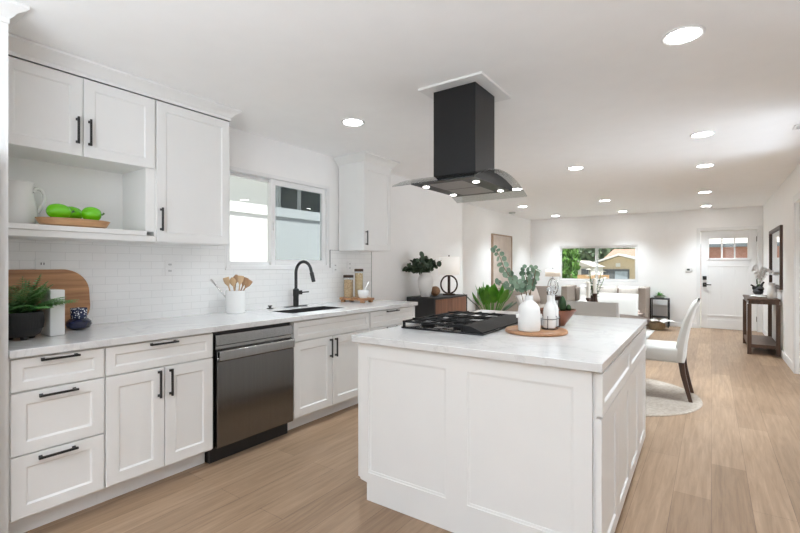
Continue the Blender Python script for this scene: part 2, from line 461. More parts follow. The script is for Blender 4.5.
def wall_cells(mb, axis, t0, t1, a0, a1, z0, z1, holes):
    """wall in the plane normal to axis between t0 and t1, with rectangular holes (a0,a1,z0,z1)"""
    A = sorted(set([a0, a1] + [h[0] for h in holes] + [h[1] for h in holes]))
    Zs = sorted(set([z0, z1] + [h[2] for h in holes] + [h[3] for h in holes]))
    for i in range(len(A) - 1):
        for j in range(len(Zs) - 1):
            ca, cz = (A[i] + A[i + 1]) / 2, (Zs[j] + Zs[j + 1]) / 2
            if any(h[0] < ca < h[1] and h[2] < cz < h[3] for h in holes): continue
            if axis == 'X': mb.box(t0, t1, A[i], A[i + 1], Zs[j], Zs[j + 1])
            else: mb.box(A[i], A[i + 1], t0, t1, Zs[j], Zs[j + 1])
    return mb

# ------------------------------------------------------------------ room shell
YF = -3.2
KW = (2.21, 3.455, 1.285, 2.165)         # kitchen window opening y0 y1 z0 z1
LW = (-3.105, -1.35, 0.945, 1.80)       # living window opening x0 x1 z0 z1
DW = (-0.185, 0.745, 0.0, 2.04)          # front door opening
struct(MB().box(XL - 0.2, 3.2, YF - 0.2, YB + 0.15, -0.12, 0).build('floor', M['floor']))
struct(MB().box(XL - 0.2, 3.2, YF - 0.2, YB + 0.15, H, H + 0.15).build('ceiling', M['ceil']))
struct(wall_cells(MB(), 'X', XK - 0.14, XK, YF, 6.58, 0, H, [KW]).build('wall_kitchen', M['wall']))
struct(MB().box(XL, XK - 0.14, 6.46, 6.58, 0, H).build('wall_return', M['wall']))
struct(MB().box(XL - 0.14, XL, 6.46, YB + 0.15, 0, H).build('wall_left', M['wall']))
struct(wall_cells(MB(), 'Y', YB, YB + 0.15, XL, 3.2, 0, H, [LW, DW]).build('wall_back', M['wall']))
struct(wall_cells(MB(), 'X', XR, XR + 0.12, YF, YB, 0, H, [(6.15, 7.13, 0, 2.07), (4.5, 5.9, 0, 2.25), (-2.4, 3.4, 0, 2.2)]).build('wall_right', M['wall']))  # middle opening added out of view to let the hall area light in
struct(wall_cells(MB(), 'Y', YF - 0.15, YF, XK - 0.14, 3.2, 0, H, [(-2.9, 0.55, 0, 2.35)]).build('wall_front', M['wall']))
struct(MB().box(3.05, 3.2, YF, YB, 0, H).build('wall_hall', M['wall']))
# baseboards
def bboard(mb, axis, t, sgn, a0, a1):
    prof = [(0, 0), (0.014, 0), (0.014, 0.085), (0.009, 0.1), (0, 0.1)]
    if axis == 'X': return mb.prism([(t + sgn * p, z) for p, z in prof], 'Y', a0, a1)
    L = [[(a, t + sgn * p, z) for p, z in prof] for a in (a0, a1)]
    return mb.loops(L)
struct(bboard(MB(), 'X', XL, 1, 6.58, YB - 0.02).build('baseboard_left', M['trim']))
struct(bboard(MB(), 'X', XK, 1, 4.1, 6.58).build('baseboard_kitchen', M['trim']))
struct(bboard(bboard(MB(), 'Y', YB, -1, XL + 0.02, DW[0] - 0.07), 'Y', YB, -1, DW[1] + 0.07, XR).build('baseboard_back', M['trim']))
struct(bboard(MB(), 'X', XR, -1, 7.24, YB - 0.02).build('baseboard_right', M['trim']))
# casing of the opening in the right wall
c = MB()
c.box(XR - 0.016, XR, 7.13, 7.225, 0, 2.16); c.box(XR - 0.016, XR, 6.055, 6.15, 0, 2.16); c.box(XR - 0.016, XR, 6.15, 7.13, 2.07, 2.16)
struct(c.build('trim_2', M['trim'], bevel=0.003))
d = MB().box(XR + 0.03, XR + 0.07, 6.155, 7.125, 0.01, 2.065)
for a, b_ in ((0.14, 0.90), (1.02, 1.95)):
    shaker(d, (XR + 0.029, 7.02, a), -Y_, Z_, -X_, 0.76, b_ - a, t=0.012, rail=0.05)
d2 = struct(d.build('door_2', M['trim']))
MB().lathe([(0.026, 0), (0.026, 0.006), (0.012, 0.01), (0.012, 0.035), (0.028, 0.045), (0.03, 0.06), (0.02, 0.068)], n=20, m=Matrix.Translation((XR + 0.03, 6.215, 0.98)) @ Matrix.Rotation(R(-90), 4, 'Y')).build('knob', M['black'], d2)
# front door casing
c = MB()
c.box(DW[0] - 0.07, DW[0], YB - 0.016, YB, 0, DW[3] + 0.07); c.box(DW[1], DW[1] + 0.07, YB - 0.016, YB, 0, DW[3] + 0.07); c.box(DW[0], DW[1], YB - 0.016, YB, DW[3], DW[3] + 0.07)
struct(c.build('trim_3', M['trim'], bevel=0.003))

# backsplash tile and its metal edge
bs = MB()
TX = XK + 0.009
bs.box(XK, TX, 0.62, KW[0] - 0.012, 0.905, 1.477)
bs.box(XK, TX, KW[0] - 0.012, 3.462, 0.905, KW[2] - 0.014)
bs.box(XK, TX, 3.462, 4.165, 0.905, 1.477)
struct(bs.build('wall_backsplash', M['tile']))
e = MB().box(XK, TX + 0.002, 4.165, 4.172, 0.914, 1.48); e.box(XK, TX + 0.002, 3.455, 3.462, 1.275, 1.48); e.box(XK, TX + 0.002, 3.462, 4.165, 1.477, 1.481)
struct(e.build('trim_4', mat('tile_edge_metal', (0.22, 0.22, 0.23), 0.35, 1.0)))

# ------------------------------------------------------------------ windows and door
def frame_rect(mb, plane, t0, t1, a0, a1, z0, z1, w, wb=None):
    wb = wb or w
    f = (lambda A, B, C, D: mb.box(t0, t1, A, B, C, D)) if plane == 'X' else (lambda A, B, C, D: mb.box(A, B, t0, t1, C, D))
    f(a0, a0 + w, z0, z1); f(a1 - w, a1, z0, z1); f(a0 + w, a1 - w, z0, z0 + wb); f(a0 + w, a1 - w, z1 - w, z1)
    return mb
y0, y1, z0, z1 = KW
w1 = struct(frame_rect(MB(), 'X', XK - 0.10, XK + 0.006, y0, y1, z0, z1, 0.035, 0.03).build('window_1', M['vinyl'], bevel=0.003))
tag(w1, 'white sliding window above the kitchen sink', None)
frame_rect(MB(), 'X', XK - 0.085, XK - 0.055, y0 + 0.036, 2.735, z0 + 0.031, z1 - 0.036, 0.03).build('fixed_sash', M['vinyl'], w1, bevel=0.002)
MB().box(XK - 0.072, XK - 0.067, y0 + 0.066, 2.705, z0 + 0.061, z1 - 0.066).build('pane', M['glass'], w1)
frame_rect(MB(), 'X', XK - 0.052, XK - 0.02, 2.70, y1 - 0.036, z0 + 0.031, z1 - 0.036, 0.05).build('sliding_sash', M['vinyl'], w1, bevel=0.002)
MB().box(XK - 0.038, XK - 0.033, 2.75, y1 - 0.086, z0 + 0.081, z1 - 0.086).build('pane', M['glass'], w1)
MB().box(XK - 0.094, XK - 0.091, 2.74, y1 - 0.037, z0 + 0.032, z1 - 0.037).build('insect_screen', M['screen'], w1)
MB().rbox(XK - 0.02, XK - 0.004, 2.715, 2.737, 1.64, 1.72, 0.006).build('latch', M['vinyl'], w1)
MB().box(XK - 0.10, XK + 0.016, y0 - 0.012, y1 + 0.006, z0 - 0.014, z0 + 0.001).build('sill', M['vinyl'], w1, bevel=0.003)

x0, x1, z0, z1 = LW
w2 = struct(frame_rect(MB(), 'Y', YB + 0.02, YB + 0.11, x0, x1, z0, z1, 0.035).build('window_2', M['vinyl'], bevel=0.003))
tag(w2, 'white sliding window above the sofa on the back wall', None)
xm = -2.235
frame_rect(MB(), 'Y', YB + 0.04, YB + 0.07, xm - 0.03, x1 - 0.036, z0 + 0.036, z1 - 0.036, 0.03).build('sliding_sash', M['vinyl'], w2)
frame_rect(MB(), 'Y', YB + 0.072, YB + 0.1, x0 + 0.036, xm + 0.03, z0 + 0.036, z1 - 0.036, 0.022).build('fixed_sash', M['vinyl'], w2)
MB().box(xm, x1 - 0.066, YB + 0.053, YB + 0.057, z0 + 0.066, z1 - 0.066).build('pane', M['glass'], w2)
MB().box(x0 + 0.058, xm + 0.008, YB + 0.084, YB + 0.088, z0 + 0.058, z1 - 0.058).build('pane', M['glass'], w2)

x0, x1, _, z1 = DW
gx = [(-0.035, 0.163), (0.193, 0.377), (0.402, 0.595)]
gz0, gz1 = 1.475, 1.88
d = MB()
DY0, DY1 = YB + 0.03, YB + 0.075
dholes = [(a, b, gz0, gz1) for a, b in gx]
wall_cells(d, 'Y', DY0, DY1, x0 + 0.008, x1 - 0.008, 0.012, z1 - 0.008, dholes)
# raised bars of the craftsman door
def dbar(a, b, c_, e_): d.box(a, b, DY0 - 0.008, DY0, c_, e_)
dbar(x0 + 0.008, x0 + 0.115, 0.012, z1 - 0.008); dbar(x1 - 0.115, x1 - 0.008, 0.012, z1 - 0.008)
dbar(x0 + 0.115, x1 - 0.115, 1.30, 1.44); dbar(x0 + 0.115, x1 - 0.115, 0.012, 0.20); dbar(x0 + 0.115, x1 - 0.115, 1.91, z1 - 0.008)
dbar(x0 + 0.115, x1 - 0.115, 0.27, 0.30)
d.box(x0 + 0.10, x1 - 0.10, DY0 - 0.02, DY0, 1.43, 1.455)
door = struct(d.build('door_1', M['trim'], bevel=0.002))
tag(door, 'white front door with three small panes at the top', None)
MB().box(-0.04, 0.60, YB + 0.05, YB + 0.055, gz0 - 0.005, gz1 + 0.005).build('pane', M['glass'], door)
MB().rbox(x0 + 0.035, x0 + 0.105, DY0 - 0.032, DY0 - 0.009, 1.02, 1.10, 0.006).build('deadbolt', M['black'], door)
k = MB().rbox(x0 + 0.035, x0 + 0.105, DY0 - 0.022, DY0 - 0.009, 0.875, 0.965, 0.005)
k.tube([(x0 + 0.07, DY0 - 0.02, 0.92), (x0 + 0.07, DY0 - 0.06, 0.92)], 0.011)
k.rbox(x0 + 0.06, x0 + 0.185, DY0 - 0.068, DY0 - 0.054, 0.91, 0.93, 0.004)
k.build('lever_handle', M['black'], door)
for hz in (0.25, 1.0, 1.85):
    MB().box(x1 - 0.014, x1 - 0.004, DY0 - 0.016, DY0 - 0.004, hz - 0.05, hz + 0.05).build('hinge', M['black'], door)

# ------------------------------------------------------------------ recessed lights
def can(x, y, label, first=[None, None]):
    if first[0] is None:
        t = thing('ceiling_light', label, 'ceiling light', (x, y, H), 0, 'recessed ceiling lights')
        MB().lathe([(0.098, 0), (0.098, -0.004), (0.09, -0.009), (0.078, -0.005), (0.078, 0)], (x, y, H), 32).build('trim_ring', M['trim'], t)
        MB().lathe([(0.076, -0.004), (0.076, -0.007)], (x, y, H), 32).build('lens', M['bulb'], t)
        ld = bpy.data.lights.new('downlight', 'SPOT'); ld.energy = CAN_KITCHEN; ld.spot_size = R(108); ld.spot_blend = 1.0; ld.shadow_soft_size = 0.07; ld.color = (0.84, 0.94, 1.0)
        lo = bpy.data.objects.new('downlight', ld); COL.objects.link(lo); lo.parent = t; lo.location = (0, 0, -0.02); W[lo] = W[t]
        first[0] = t
    else:
        t = copy_tree(first[0], (x, y, H), 0, label)
        if y > 4:
            for ch_ in t.children:
                if ch_.type == 'LIGHT':
                    if first[1] is None:
                        first[1] = ch_.data.copy(); first[1].energy = CAN_POWER
                    ch_.data = first[1]
    return t
for x, y, lb in [(-0.12, 2.71, 'large round recessed ceiling light nearest the camera, at upper right'),
                 (-2.43, 2.76, 'recessed ceiling light between the left cabinets and the range hood'),
                 (-0.066, 4.84, 'recessed ceiling light second from the camera in the right-hand row'),
                 (-0.062, 6.36, 'recessed ceiling light third from the camera in the right-hand row'),
                 (-0.085, 8.62, 'recessed ceiling light fourth from the camera in the right-hand row'),
                 (-0.08, 10.6, 'recessed ceiling light above the front door, last of the right-hand row'),
                 (-1.35, 5.61, 'recessed ceiling light just right of the range hood, nearest of the middle row'),
                 (-1.58, 8.68, 'recessed ceiling light second along the middle row, over the living room'),
                 (-1.57, 10.6, 'recessed ceiling light in front of the right half of the living room window'),
                 (-2.46, 6.6, 'recessed ceiling light seen through the glass of the range hood'),
                 (-3.08, 8.6, 'recessed ceiling light over the left sofa near the wall art'),
                 (-3.0, 10.6, 'recessed ceiling light in the far left corner above the end table'),
                 (-0.12, -0.9, 'added recessed ceiling light, out of view behind the camera, right'),  # last two are added, unseen, for more light in the kitchen
                 (-2.0, -0.9, 'added recessed ceiling light, out of view behind the camera, left')]:
    can(x, y, lb)

# ------------------------------------------------------------------ left run: base cabinets
XF = -2.64      # door fronts
XB = XK + 0.012
XC = XF - 0.02  # carcass front
ZT = 0.876      # carcass top
def base_body(t, y0, y1, name='body'):
    b = MB().box(XB, XC, y0, y1, 0.105, ZT)
    b.build(name, M['cab'], t, bevel=0.001)
    MB().box(XB, -2.742, y0, y1, 0.0, 0.105).build('toe_kick', M['cab'], t)
def front(t, name, y0, y1, z0, z1, hdl=None, rail=0.062, length=0.16):
    o = shaker(MB(), (XC, y0, z0), Y_, Z_, X_, y1 - y0, z1 - z0, rail=rail).build(name, M['cab'], t)
    if hdl:
        kind, cy, cz = hdl
        handle(MB(), (XF, cy, cz), Y_ if kind == 'h' else Z_, X_, length).build('handle', M['black'], o)
    return o

t = thing('base_cabinet', 'white three-drawer base cabinet at the left end of the counter, beside the fridge', 'cabinet', (-2.9, 0.81, 0))
base_body(t, 0.614, 1.010)
front(t, 'drawer', 0.624, 1.006, 0.714, 0.866, ('h', 0.810, 0.852), 0.042)
front(t, 'drawer', 0.624, 1.006, 0.416, 0.706, ('h', 0.803, 0.680), 0.055)
front(t, 'drawer', 0.624, 1.006, 0.118, 0.408, ('h', 0.801, 0.384), 0.055)

t = thing('base_cabinet', 'white base cabinet with one drawer over two doors, left of the dishwasher', 'cabinet', (-2.9, 1.32, 0))
base_body(t, 1.011, 1.637)
front(t, 'drawer', 1.016, 1.633, 0.714, 0.866, ('h', 1.316, 0.850), 0.042)
front(t, 'door', 1.016, 1.322, 0.118, 0.706, ('v', 1.291, 0.614))
front(t, 'door', 1.327, 1.633, 0.118, 0.706, ('v', 1.358, 0.612))

t = thing('base_cabinet', 'white sink base cabinet with a plain top panel, right of the dishwasher', 'cabinet', (-2.9, 2.77, 0))
b = MB().box(XB, XC, 2.308, 2.326, 0.105, ZT).box(XB, XC, 3.222, 3.240, 0.105, ZT).box(XB, XC, 2.326, 3.222, 0.105, 0.125).box(XB, XB + 0.012, 2.326, 3.222, 0.125, ZT).box(XC - 0.018, XC, 2.326, 3.222, 0.695, ZT)
b.build('body', M['cab'], t)
MB().box(XB, -2.742, 2.308, 3.240, 0, 0.105).build('toe_kick', M['cab'], t)
front(t, 'false_front', 2.313, 3.236, 0.714, 0.866, None, 0.042)
front(t, 'door', 2.313, 2.738, 0.118, 0.706, ('v', 2.712, 0.61))
front(t, 'door', 2.743, 3.236, 0.118, 0.706, ('v', 2.772, 0.61))

t = thing('base_cabinet', 'white drawer base cabinet at the right end of the counter, beside the walnut sideboard', 'cabinet', (-2.9, 3.63, 0))
base_body(t, 3.241, 4.024)
front(t, 'drawer', 3.252, 4.019, 0.714, 0.866, ('h', 3.595, 0.852), 0.042, 0.19)
front(t, 'drawer', 3.252, 4.019, 0.416, 0.706, ('h', 3.595, 0.690), 0.055, 0.19)
front(t, 'drawer', 3.252, 4.019, 0.118, 0.408, ('h', 3.595, 0.384), 0.055, 0.19)

# dishwasher
t = thing('dishwasher', 'dark stainless dishwasher built in under the counter', 'dishwasher', (-2.9, 1.97, 0))
dy0, dy1 = 1.645, 2.300
MB().box(XB + 0.03, XC - 0.012, dy0, dy1, 0.10, 0.868).build('body', M['black'], t)
MB().box(XB + 0.03, -2.70, dy0, dy1, 0.0, 0.099).build('toe_kick', M['black'], t)
dw = MB()
dw.prism([(XC - 0.011, 0.108), (XF + 0.004, 0.108), (XF + 0.012, 0.115), (XF + 0.012, 0.742), (XF - 0.006, 0.752), (XC - 0.011, 0.752)], 'Y', dy0 + 0.012, dy1 - 0.004)
dw.build('door_panel', M['darksteel'], t, bevel=0.002)
dw = MB().prism([(XC - 0.011, 0.753), (XF - 0.010, 0.753), (XF - 0.010, 0.775), (XF + 0.006, 0.782), (XF - 0.004, 0.848), (XC - 0.011, 0.848)], 'Y', dy0 + 0.012, dy1 - 0.004)
dw.build('control_panel', M['steel'], t, bevel=0.001)
dw = MB()
dw.prism([(XF + 0.012, 0.672), (XF + 0.034, 0.684), (XF + 0.040, 0.735), (XF + 0.034, 0.748), (XF + 0.027, 0.745), (XF + 0.027, 0.700), (XF + 0.012, 0.690)], 'Y', dy0 + 0.016, dy1 - 0.012)
dw.build('handle', M['steel'], t, bevel=0.002)

# counter top with sink cut-out
SK = (-3.13, -2.815, 2.45, 3.12)
cx0, cx1, cy0, cy1, cz0, cz1 = XK + 0.010, -2.615, 0.614, 4.04, 0.877, 0.914
ct = MB()
A = [cx0, SK[0], SK[1], cx1]; B = [cy0, SK[2], SK[3], cy1]
vid = {}
vs = []; fs = []
for zi, z in enumerate((cz0, cz1)):
    for i in range(4):
        for j in range(4):
            vid[zi, i, j] = len(vs); vs.append((A[i], B[j], z))
for i in range(3):
    for j in range(3):
        if (i, j) == (1, 1): continue
        fs.append((vid[1, i, j], vid[1, i + 1, j], vid[1, i + 1, j + 1], vid[1, i, j + 1]))
        fs.append((vid[0, i, j], vid[0, i, j + 1], vid[0, i + 1, j + 1], vid[0, i + 1, j]))
for i in range(3):
    for j in (0, 3):
        fs.append((vid[0, i, j], vid[0, i + 1, j], vid[1, i + 1, j], vid[1, i, j]))
        fs.append((vid[0, j, i], vid[0, j, i + 1], vid[1, j, i + 1], vid[1, j, i]))
for a, b2 in (((1, 1), (2, 1)), ((2, 1), (2, 2)), ((2, 2), (1, 2)), ((1, 2), (1, 1))):
    fs.append((vid[0, a[0], a[1]], vid[0, b2[0], b2[1]], vid[1, b2[0], b2[1]], vid[1, a[0], a[1]]))
ct.add(vs, fs)
tag(ct.build('countertop', M['quartz'], bevel=0.003), 'long white quartz countertop along the left wall, with the sink cut into it', 'countertop')

# sink
t = thing('kitchen_sink', 'black rectangular undermount sink in the left counter, below the window', 'sink', (-2.97, 2.785, 0.70))
sx0, sx1, sy0, sy1 = SK[0] + 0.001, SK[1] - 0.001, SK[2] + 0.001, SK[3] - 0.001
def rc(d_, z): return [(sx0 + d_, sy0 + d_, z), (sx1 - d_, sy0 + d_, z), (sx1 - d_, sy1 - d_, z), (sx0 + d_, sy1 - d_, z)]
MB().loops([rc(-0.0, 0.700), rc(0.0, 0.908), rc(0.006, 0.908), rc(0.012, 0.712)], True, True).build('basin', M['matteblack'], t)
MB().lathe([(0.045, 0), (0.045, 0.004), (0.03, 0.006)], (-2.99, 2.78, 0.7125), 24).build('drain', M['chrome'], t)
# faucet
fx, fy = -3.265, 2.885
t = thing('faucet', 'tall matte black gooseneck faucet behind the sink', 'faucet', (fx, fy, 0.914))
MB().rbox(fx - 0.028, fx + 0.028, fy - 0.125, fy + 0.125, 0.9141, 0.921, 0.003).build('deck_plate', M['matteblack'], t)
MB().lathe([(0.026, 0.007), (0.026, 0.10), (0.029, 0.105), (0.029, 0.165), (0.024, 0.17), (0.018, 0.175)], (fx, fy, 0.914), 24).build('body', M['matteblack'], t)
pts = [(fx, fy, 1.085), (fx, fy, 1.24)]
for i in range(1, 15):
    a = math.pi * i / 14 * 0.93
    pts.append((fx + 0.105 * (1 - math.cos(a)), fy, 1.24 + 0.105 * math.sin(a)))
MB().tube(pts, 0.0145, 14).build('spout', M['matteblack'], t)
e1 = Vector(pts[-1]); dr = (Vector(pts[-1]) - Vector(pts[-2])).normalized()
MB().tube([e1, e1 + dr * 0.02, e1 + dr * 0.022, e1 + dr * 0.11], [0.0145, 0.0145, 0.019, 0.017], 16).build('spray_head', M['matteblack'], t)
k = MB().tube([(fx, fy, 1.05), (fx + 0.03, fy + 0.05, 1.05)], 0.02, 16).tube([(fx + 0.03, fy + 0.05, 1.05), (fx + 0.065, fy + 0.105, 1.055)], 0.006, 10)
k.build('lever', M['matteblack'], t)
t = thing('soap_dispenser', 'small black button for the soap pump left of the faucet', 'soap dispenser', (-3.29, 2.60, 0.914))
MB().lathe([(0.03, 0), (0.03, 0.006), (0.012, 0.008), (0.010, 0.02), (0.02, 0.022), (0.02, 0.03)], (-3.29, 2.60, 0.9141), 24).build('button', M['matteblack'], t)

# ------------------------------------------------------------------ left run: wall cabinets
XU = -3.005
XUC = XU - 0.02
UT = 2.41
def ufront(t, y0, y1, z0, z1, hy, hz):
    o = shaker(MB(), (XUC, y0, z0), Y_, Z_, X_, y1 - y0, z1 - z0, rail=0.058).build('door', M['cab'], t)
    handle(MB(), (XU, hy, hz), Z_, X_, 0.155).build('handle', M['black'], o)
    return o
NZ0, NZ1 = 1.530, 1.945       # open niche
t = thing('wall_cabinet', 'white two-door wall cabinet over an open display niche, beside the fridge', 'cabinet', (-3.2, 1.03, 1.46))
b = MB().box(XB, XUC, 0.614, 1.448, NZ1, UT)
b.build('body', M['cab'], t)
b = MB().box(XB, XB + 0.012, 0.632, 1.394, NZ0, NZ1).box(XB, XUC, 0.614, 0.632, NZ0, NZ1).box(XB, XUC, 1.394, 1.448, NZ0, NZ1)
b.build('niche', M['cabin'], t)
MB().box(XB, XU + 0.004, 0.614, 1.448, 1.462, 1.500).box(XB, XU + 0.016, 0.614, 1.385, 1.500, NZ0).build('shelf', M['cab'], t, bevel=0.003)
ufront(t, 0.660, 1.0345, NZ1 - 0.0, UT - 0.006, 1.006, 2.088)
ufront(t, 1.0385, 1.444, NZ1 - 0.0, UT - 0.006, 1.068, 2.088)
t = thing('wall_cabinet', 'tall single-door white wall cabinet just left of the sink window', 'cabinet', (-3.2, 1.73, 1.46))
MB().box(XB, XUC, 1.449, 2.0, 1.462, UT).build('body', M['cab'], t)
ufront(t, 1.457, 1.996, 1.466, UT - 0.006, 1.483, 1.615)
# crown along the left run
def crown_prof(x, z0, z1, out):
    return [(x - 0.02, z0), (x + 0.004, z0), (x + 0.004, z0 + 0.022), (x + out * 0.25, z0 + 0.034), (x + out * 0.42, z0 + 0.05), (x + out * 0.8, z1 - 0.024), (x + out, z1 - 0.014), (x + out, z1), (x - 0.02, z1)]
pr_ = crown_prof(XU, UT, H - 0.001, 0.06)
L = [[(p, 0.614, z) for p, z in pr_], [(p, 2.0 + (p - XU if p > XU else 0), z) for p, z in pr_]]
cr = MB().loops(L)
L = [[(XK + 0.001, 2.0 - 0.02 + (p - XU + 0.02), z) for p, z in pr_], [(p if p > XU else XU, 2.0 - 0.02 + (p - XU + 0.02), z) for p, z in pr_]]
cr.loops(L)
cr.box(XK + 0.001, XU, 0.614, 1.99, UT, H - 0.001)
struct(cr.build('trim_1', M['cab']))

# right wall cabinet
t = thing('wall_cabinet', 'narrow white wall cabinet with crown moulding right of the sink window', 'cabinet', (-3.2, 3.83, 1.47))
ry0, ry1 = 3.591, 4.075
MB().box(XB, XUC, ry0, ry1, 1.475, 2.40).build('body', M['cab'], t)
o = shaker(MB(), (XUC, ry0 + 0.003, 1.477), Y_, Z_, X_, ry1 - ry0 - 0.006, 0.918, rail=0.058).build('door', M['cab'], t)
handle(MB(), (XU, ry0 + 0.032, 1.605), Z_, X_, 0.155).build('handle', M['black'], o)
pr_ = crown_prof(XU, 2.395, H - 0.001, 0.075)
def ring(dz):
    return None
cr = MB()
L = []
for (p, z) in pr_[1:-1]:
    dd = p - XU
    L.append([(XK + 0.002, ry0 - dd, z), (XU + dd, ry0 - dd, z), (XU + dd, ry1 + dd, z), (XK + 0.002, ry1 + dd, z)])
cr.loops(L)
cr.build('crown', M['cab'], t)

# fridge, its side panel, and the cabinet above
t = thing('refrigerator', 'stainless refrigerator edge at the far left of the picture', 'fridge', (-2.95, 0.12, 0))
MB().box(-3.33, -2.64, -0.34, 0.565, 0.02, 1.80).build('body', M['fridge'], t, bevel=0.004)
for a, b_ in ((-0.34, 0.11), (0.115, 0.565)):
    o = MB().box(-2.635, -2.565, a, b_, 0.66, 1.80).build('door', M['fridge'], t, bevel=0.008)
    hy = 0.075 if a < 0 else 0.15
    MB().tube([(-2.52, hy, 0.85), (-2.52, hy, 1.6)], 0.012, 12).tube([(-2.566, hy, 0.9), (-2.52, hy, 0.9)], 0.008).tube([(-2.566, hy, 1.55), (-2.52, hy, 1.55)], 0.008).build('handle', M['fridge'], o)
o = MB().box(-2.635, -2.565, -0.34, 0.565, 0.06, 0.65).build('drawer', M['fridge'], t, bevel=0.008)
MB().tube([(-2.52, -0.25, 0.58), (-2.52, 0.47, 0.58)], 0.012, 12).tube([(-2.566, -0.2, 0.58), (-2.52, -0.2, 0.58)], 0.008).tube([(-2.566, 0.42, 0.58), (-2.52, 0.42, 0.58)], 0.008).build('handle', M['fridge'], o)
t = thing('fridge_cabinet', 'white cabinet over the fridge with a tall end panel down to the floor', 'cabinet', (-3.0, 0.12, 0))
MB().box(XB, -2.63, 0.582, 0.6125, 0, 2.412).build('side_panel', M['cab'], t)
MB().box(XB, -2.65, -0.36, 0.581, 1.84, 2.40).build('body', M['cab'], t)
shaker(MB(), (-2.65, -0.355, 1.845), Y_, Z_, X_, 0.465, 0.55).build('door', M['cab'], t)
shaker(MB(), (-2.65, 0.114, 1.845), Y_, Z_, X_, 0.465, 0.55).build('door', M['cab'], t)
pr_ = crown_prof(-2.63, 2.4125, H - 0.001, 0.062)
L = []
for (p, z) in pr_[1:-1]:
    dd = p + 2.63
    L.append([(XK + 0.002, -0.36, z), (-2.63 + dd, -0.36, z), (-2.63 + dd, 0.6125 + dd, z), (XK + 0.002, 0.6125 + dd, z)])
MB().loops(L).build('crown', M['cab'], t)

# outlets
def outlet(y, z, label):
    t = thing('wall_outlet', label, 'outlet', (TX, y, z))
    MB().rbox(TX + 0.0001, TX + 0.006, y - 0.036, y + 0.036, z - 0.058, z + 0.058, 0.002).build('plate', M['plate'], t)
    for dz in (-0.024, 0.024):
        o = MB().rbox(TX + 0.006, TX + 0.0072, y - 0.017, y + 0.017, z + dz - 0.014, z + dz + 0.014, 0.0005, 1).build('receptacle', M['plate'], t)
        for dy in (-0.007, 0.007):
            MB().box(TX + 0.0072, TX + 0.0078, y + dy - 0.0022, y + dy + 0.0022, z + dz - 0.006, z + dz + 0.008).build('slot', M['matteblack'], o)
outlet(0.945, 1.292, 'white outlet plate on the tile above the cutting board')
outlet(1.727, 1.290, 'white outlet plate on the open tile between the board and the utensil crock')
outlet(3.535, 1.287, 'white outlet plate on the tile just right of the window')
outlet(3.77, 1.305, 'white outlet plate on the tile behind the glass jars')

# ------------------------------------------------------------------ island (turned by one degree)
RI = Matrix.Rotation(R(1.0), 4, 'Z')
t = thing('kitchen_island', 'large white panelled kitchen island in the foreground', 'island', (RI @ V(-0.97, 2.79, 0))[:], R(1.0))
ix0, ix1, iy0, iy1 = -1.592, -0.350, 1.925, 3.672
def I(): return MB(RI)
I().box(ix0, ix1, iy0 + 0.022, iy1, 0.10, 0.876).build('body', M['cab'], t)
I().box(ix0 + 0.07, ix1, iy0 + 0.022, iy1, 0.0, 0.10).build('toe_kick', M['cab'], t)
# end panel facing the camera: a slab with a notch for the toe space, and two framed fields
ex0, ex1 = ix0 - 0.004, ix1 - 0.014
ep = I().prism([(ex0, 0.118), (ex0 + 0.012, 0.10), (ex0 + 0.062, 0.092), (ex0 + 0.062, 0.0), (ex1, 0.0), (ex1, 0.876), (ex0, 0.876)], 'Y', iy0 + 0.008, iy0 + 0.0215)
def frame_field(mb, a0, a1, c0, c1, yb, tt):
    """a rail-and-stile layer at y = yb .. yb - tt around one open field"""
    return mb
fields = [(-1.523, -1.037, 0.155, 0.797), (-0.922, -0.436, 0.155, 0.797)]
yb, yf = iy0 + 0.008, iy0
cells_a = sorted([ex0 + 0.062, ex1] + [f[0] for f in fields] + [f[1] for f in fields])
fl = I()
A = [ex0] + cells_a; Zs = [0.0, 0.118, 0.155, 0.797, 0.876]
for i in range(len(A) - 1):
    for j in range(len(Zs) - 1):
        ca, cz = (A[i] + A[i + 1]) / 2, (Zs[j] + Zs[j + 1]) / 2
        if any(f[0] < ca < f[1] and f[2] < cz < f[3] for f in fields): continue
        if ca < ex0 + 0.062 and cz < 0.118: continue
        fl.box(A[i], A[i + 1], yf, yb, Zs[j], Zs[j + 1])
for a0, a1, c0, c1 in fields:      # small inner bevel moulding
    w_ = 0.012
    ol = [(a0, c0), (a1, c0), (a1, c1), (a0, c1)]; il = [(a0 + w_, c0 + w_), (a1 - w_, c0 + w_), (a1 - w_, c1 - w_), (a0 + w_, c1 - w_)]
    L = [[(p[0], yb, p[1]) for p in ol], [(p[0], yf + 0.003, p[1]) for p in ol], [(p[0], yb - 0.002, p[1]) for p in il], [(p[0], yb, p[1]) for p in il]]
    fl.loops(L, False, False)
ep.v += fl.v; k0 = len(ep.v) - len(fl.v); ep.f += [tuple(i + k0 for i in f) for f in fl.f]
ep.build('end_panel', M['cab'], t)
# drawers and doors on the right side
fxs = ix1
I().box(ix1 - 0.0005, ix1 + 0.001, iy0 + 0.03, iy1, 0.0, 0.10).build('base_board', M['cab'], t)
ys = [iy0 + 0.006, 2.80, iy1 - 0.003]
for i in range(2):
    a, b_ = ys[i] + (0.0 if i == 0 else 0.003), ys[i + 1] - 0.003
    shaker(I(), (fxs, a, 0.690), Y_, Z_, X_, b_ - a, 0.176, t=0.026, rail=0.045).build('drawer', M['cab'], t)
    mid = (a + b_) / 2
    for p, q in ((a, mid - 0.002), (mid + 0.002, b_)):
        shaker(I(), (fxs, p, 0.062), Y_, Z_, X_, q - p, 0.618, t=0.022, rail=0.062).build('door', M['cab'], t)
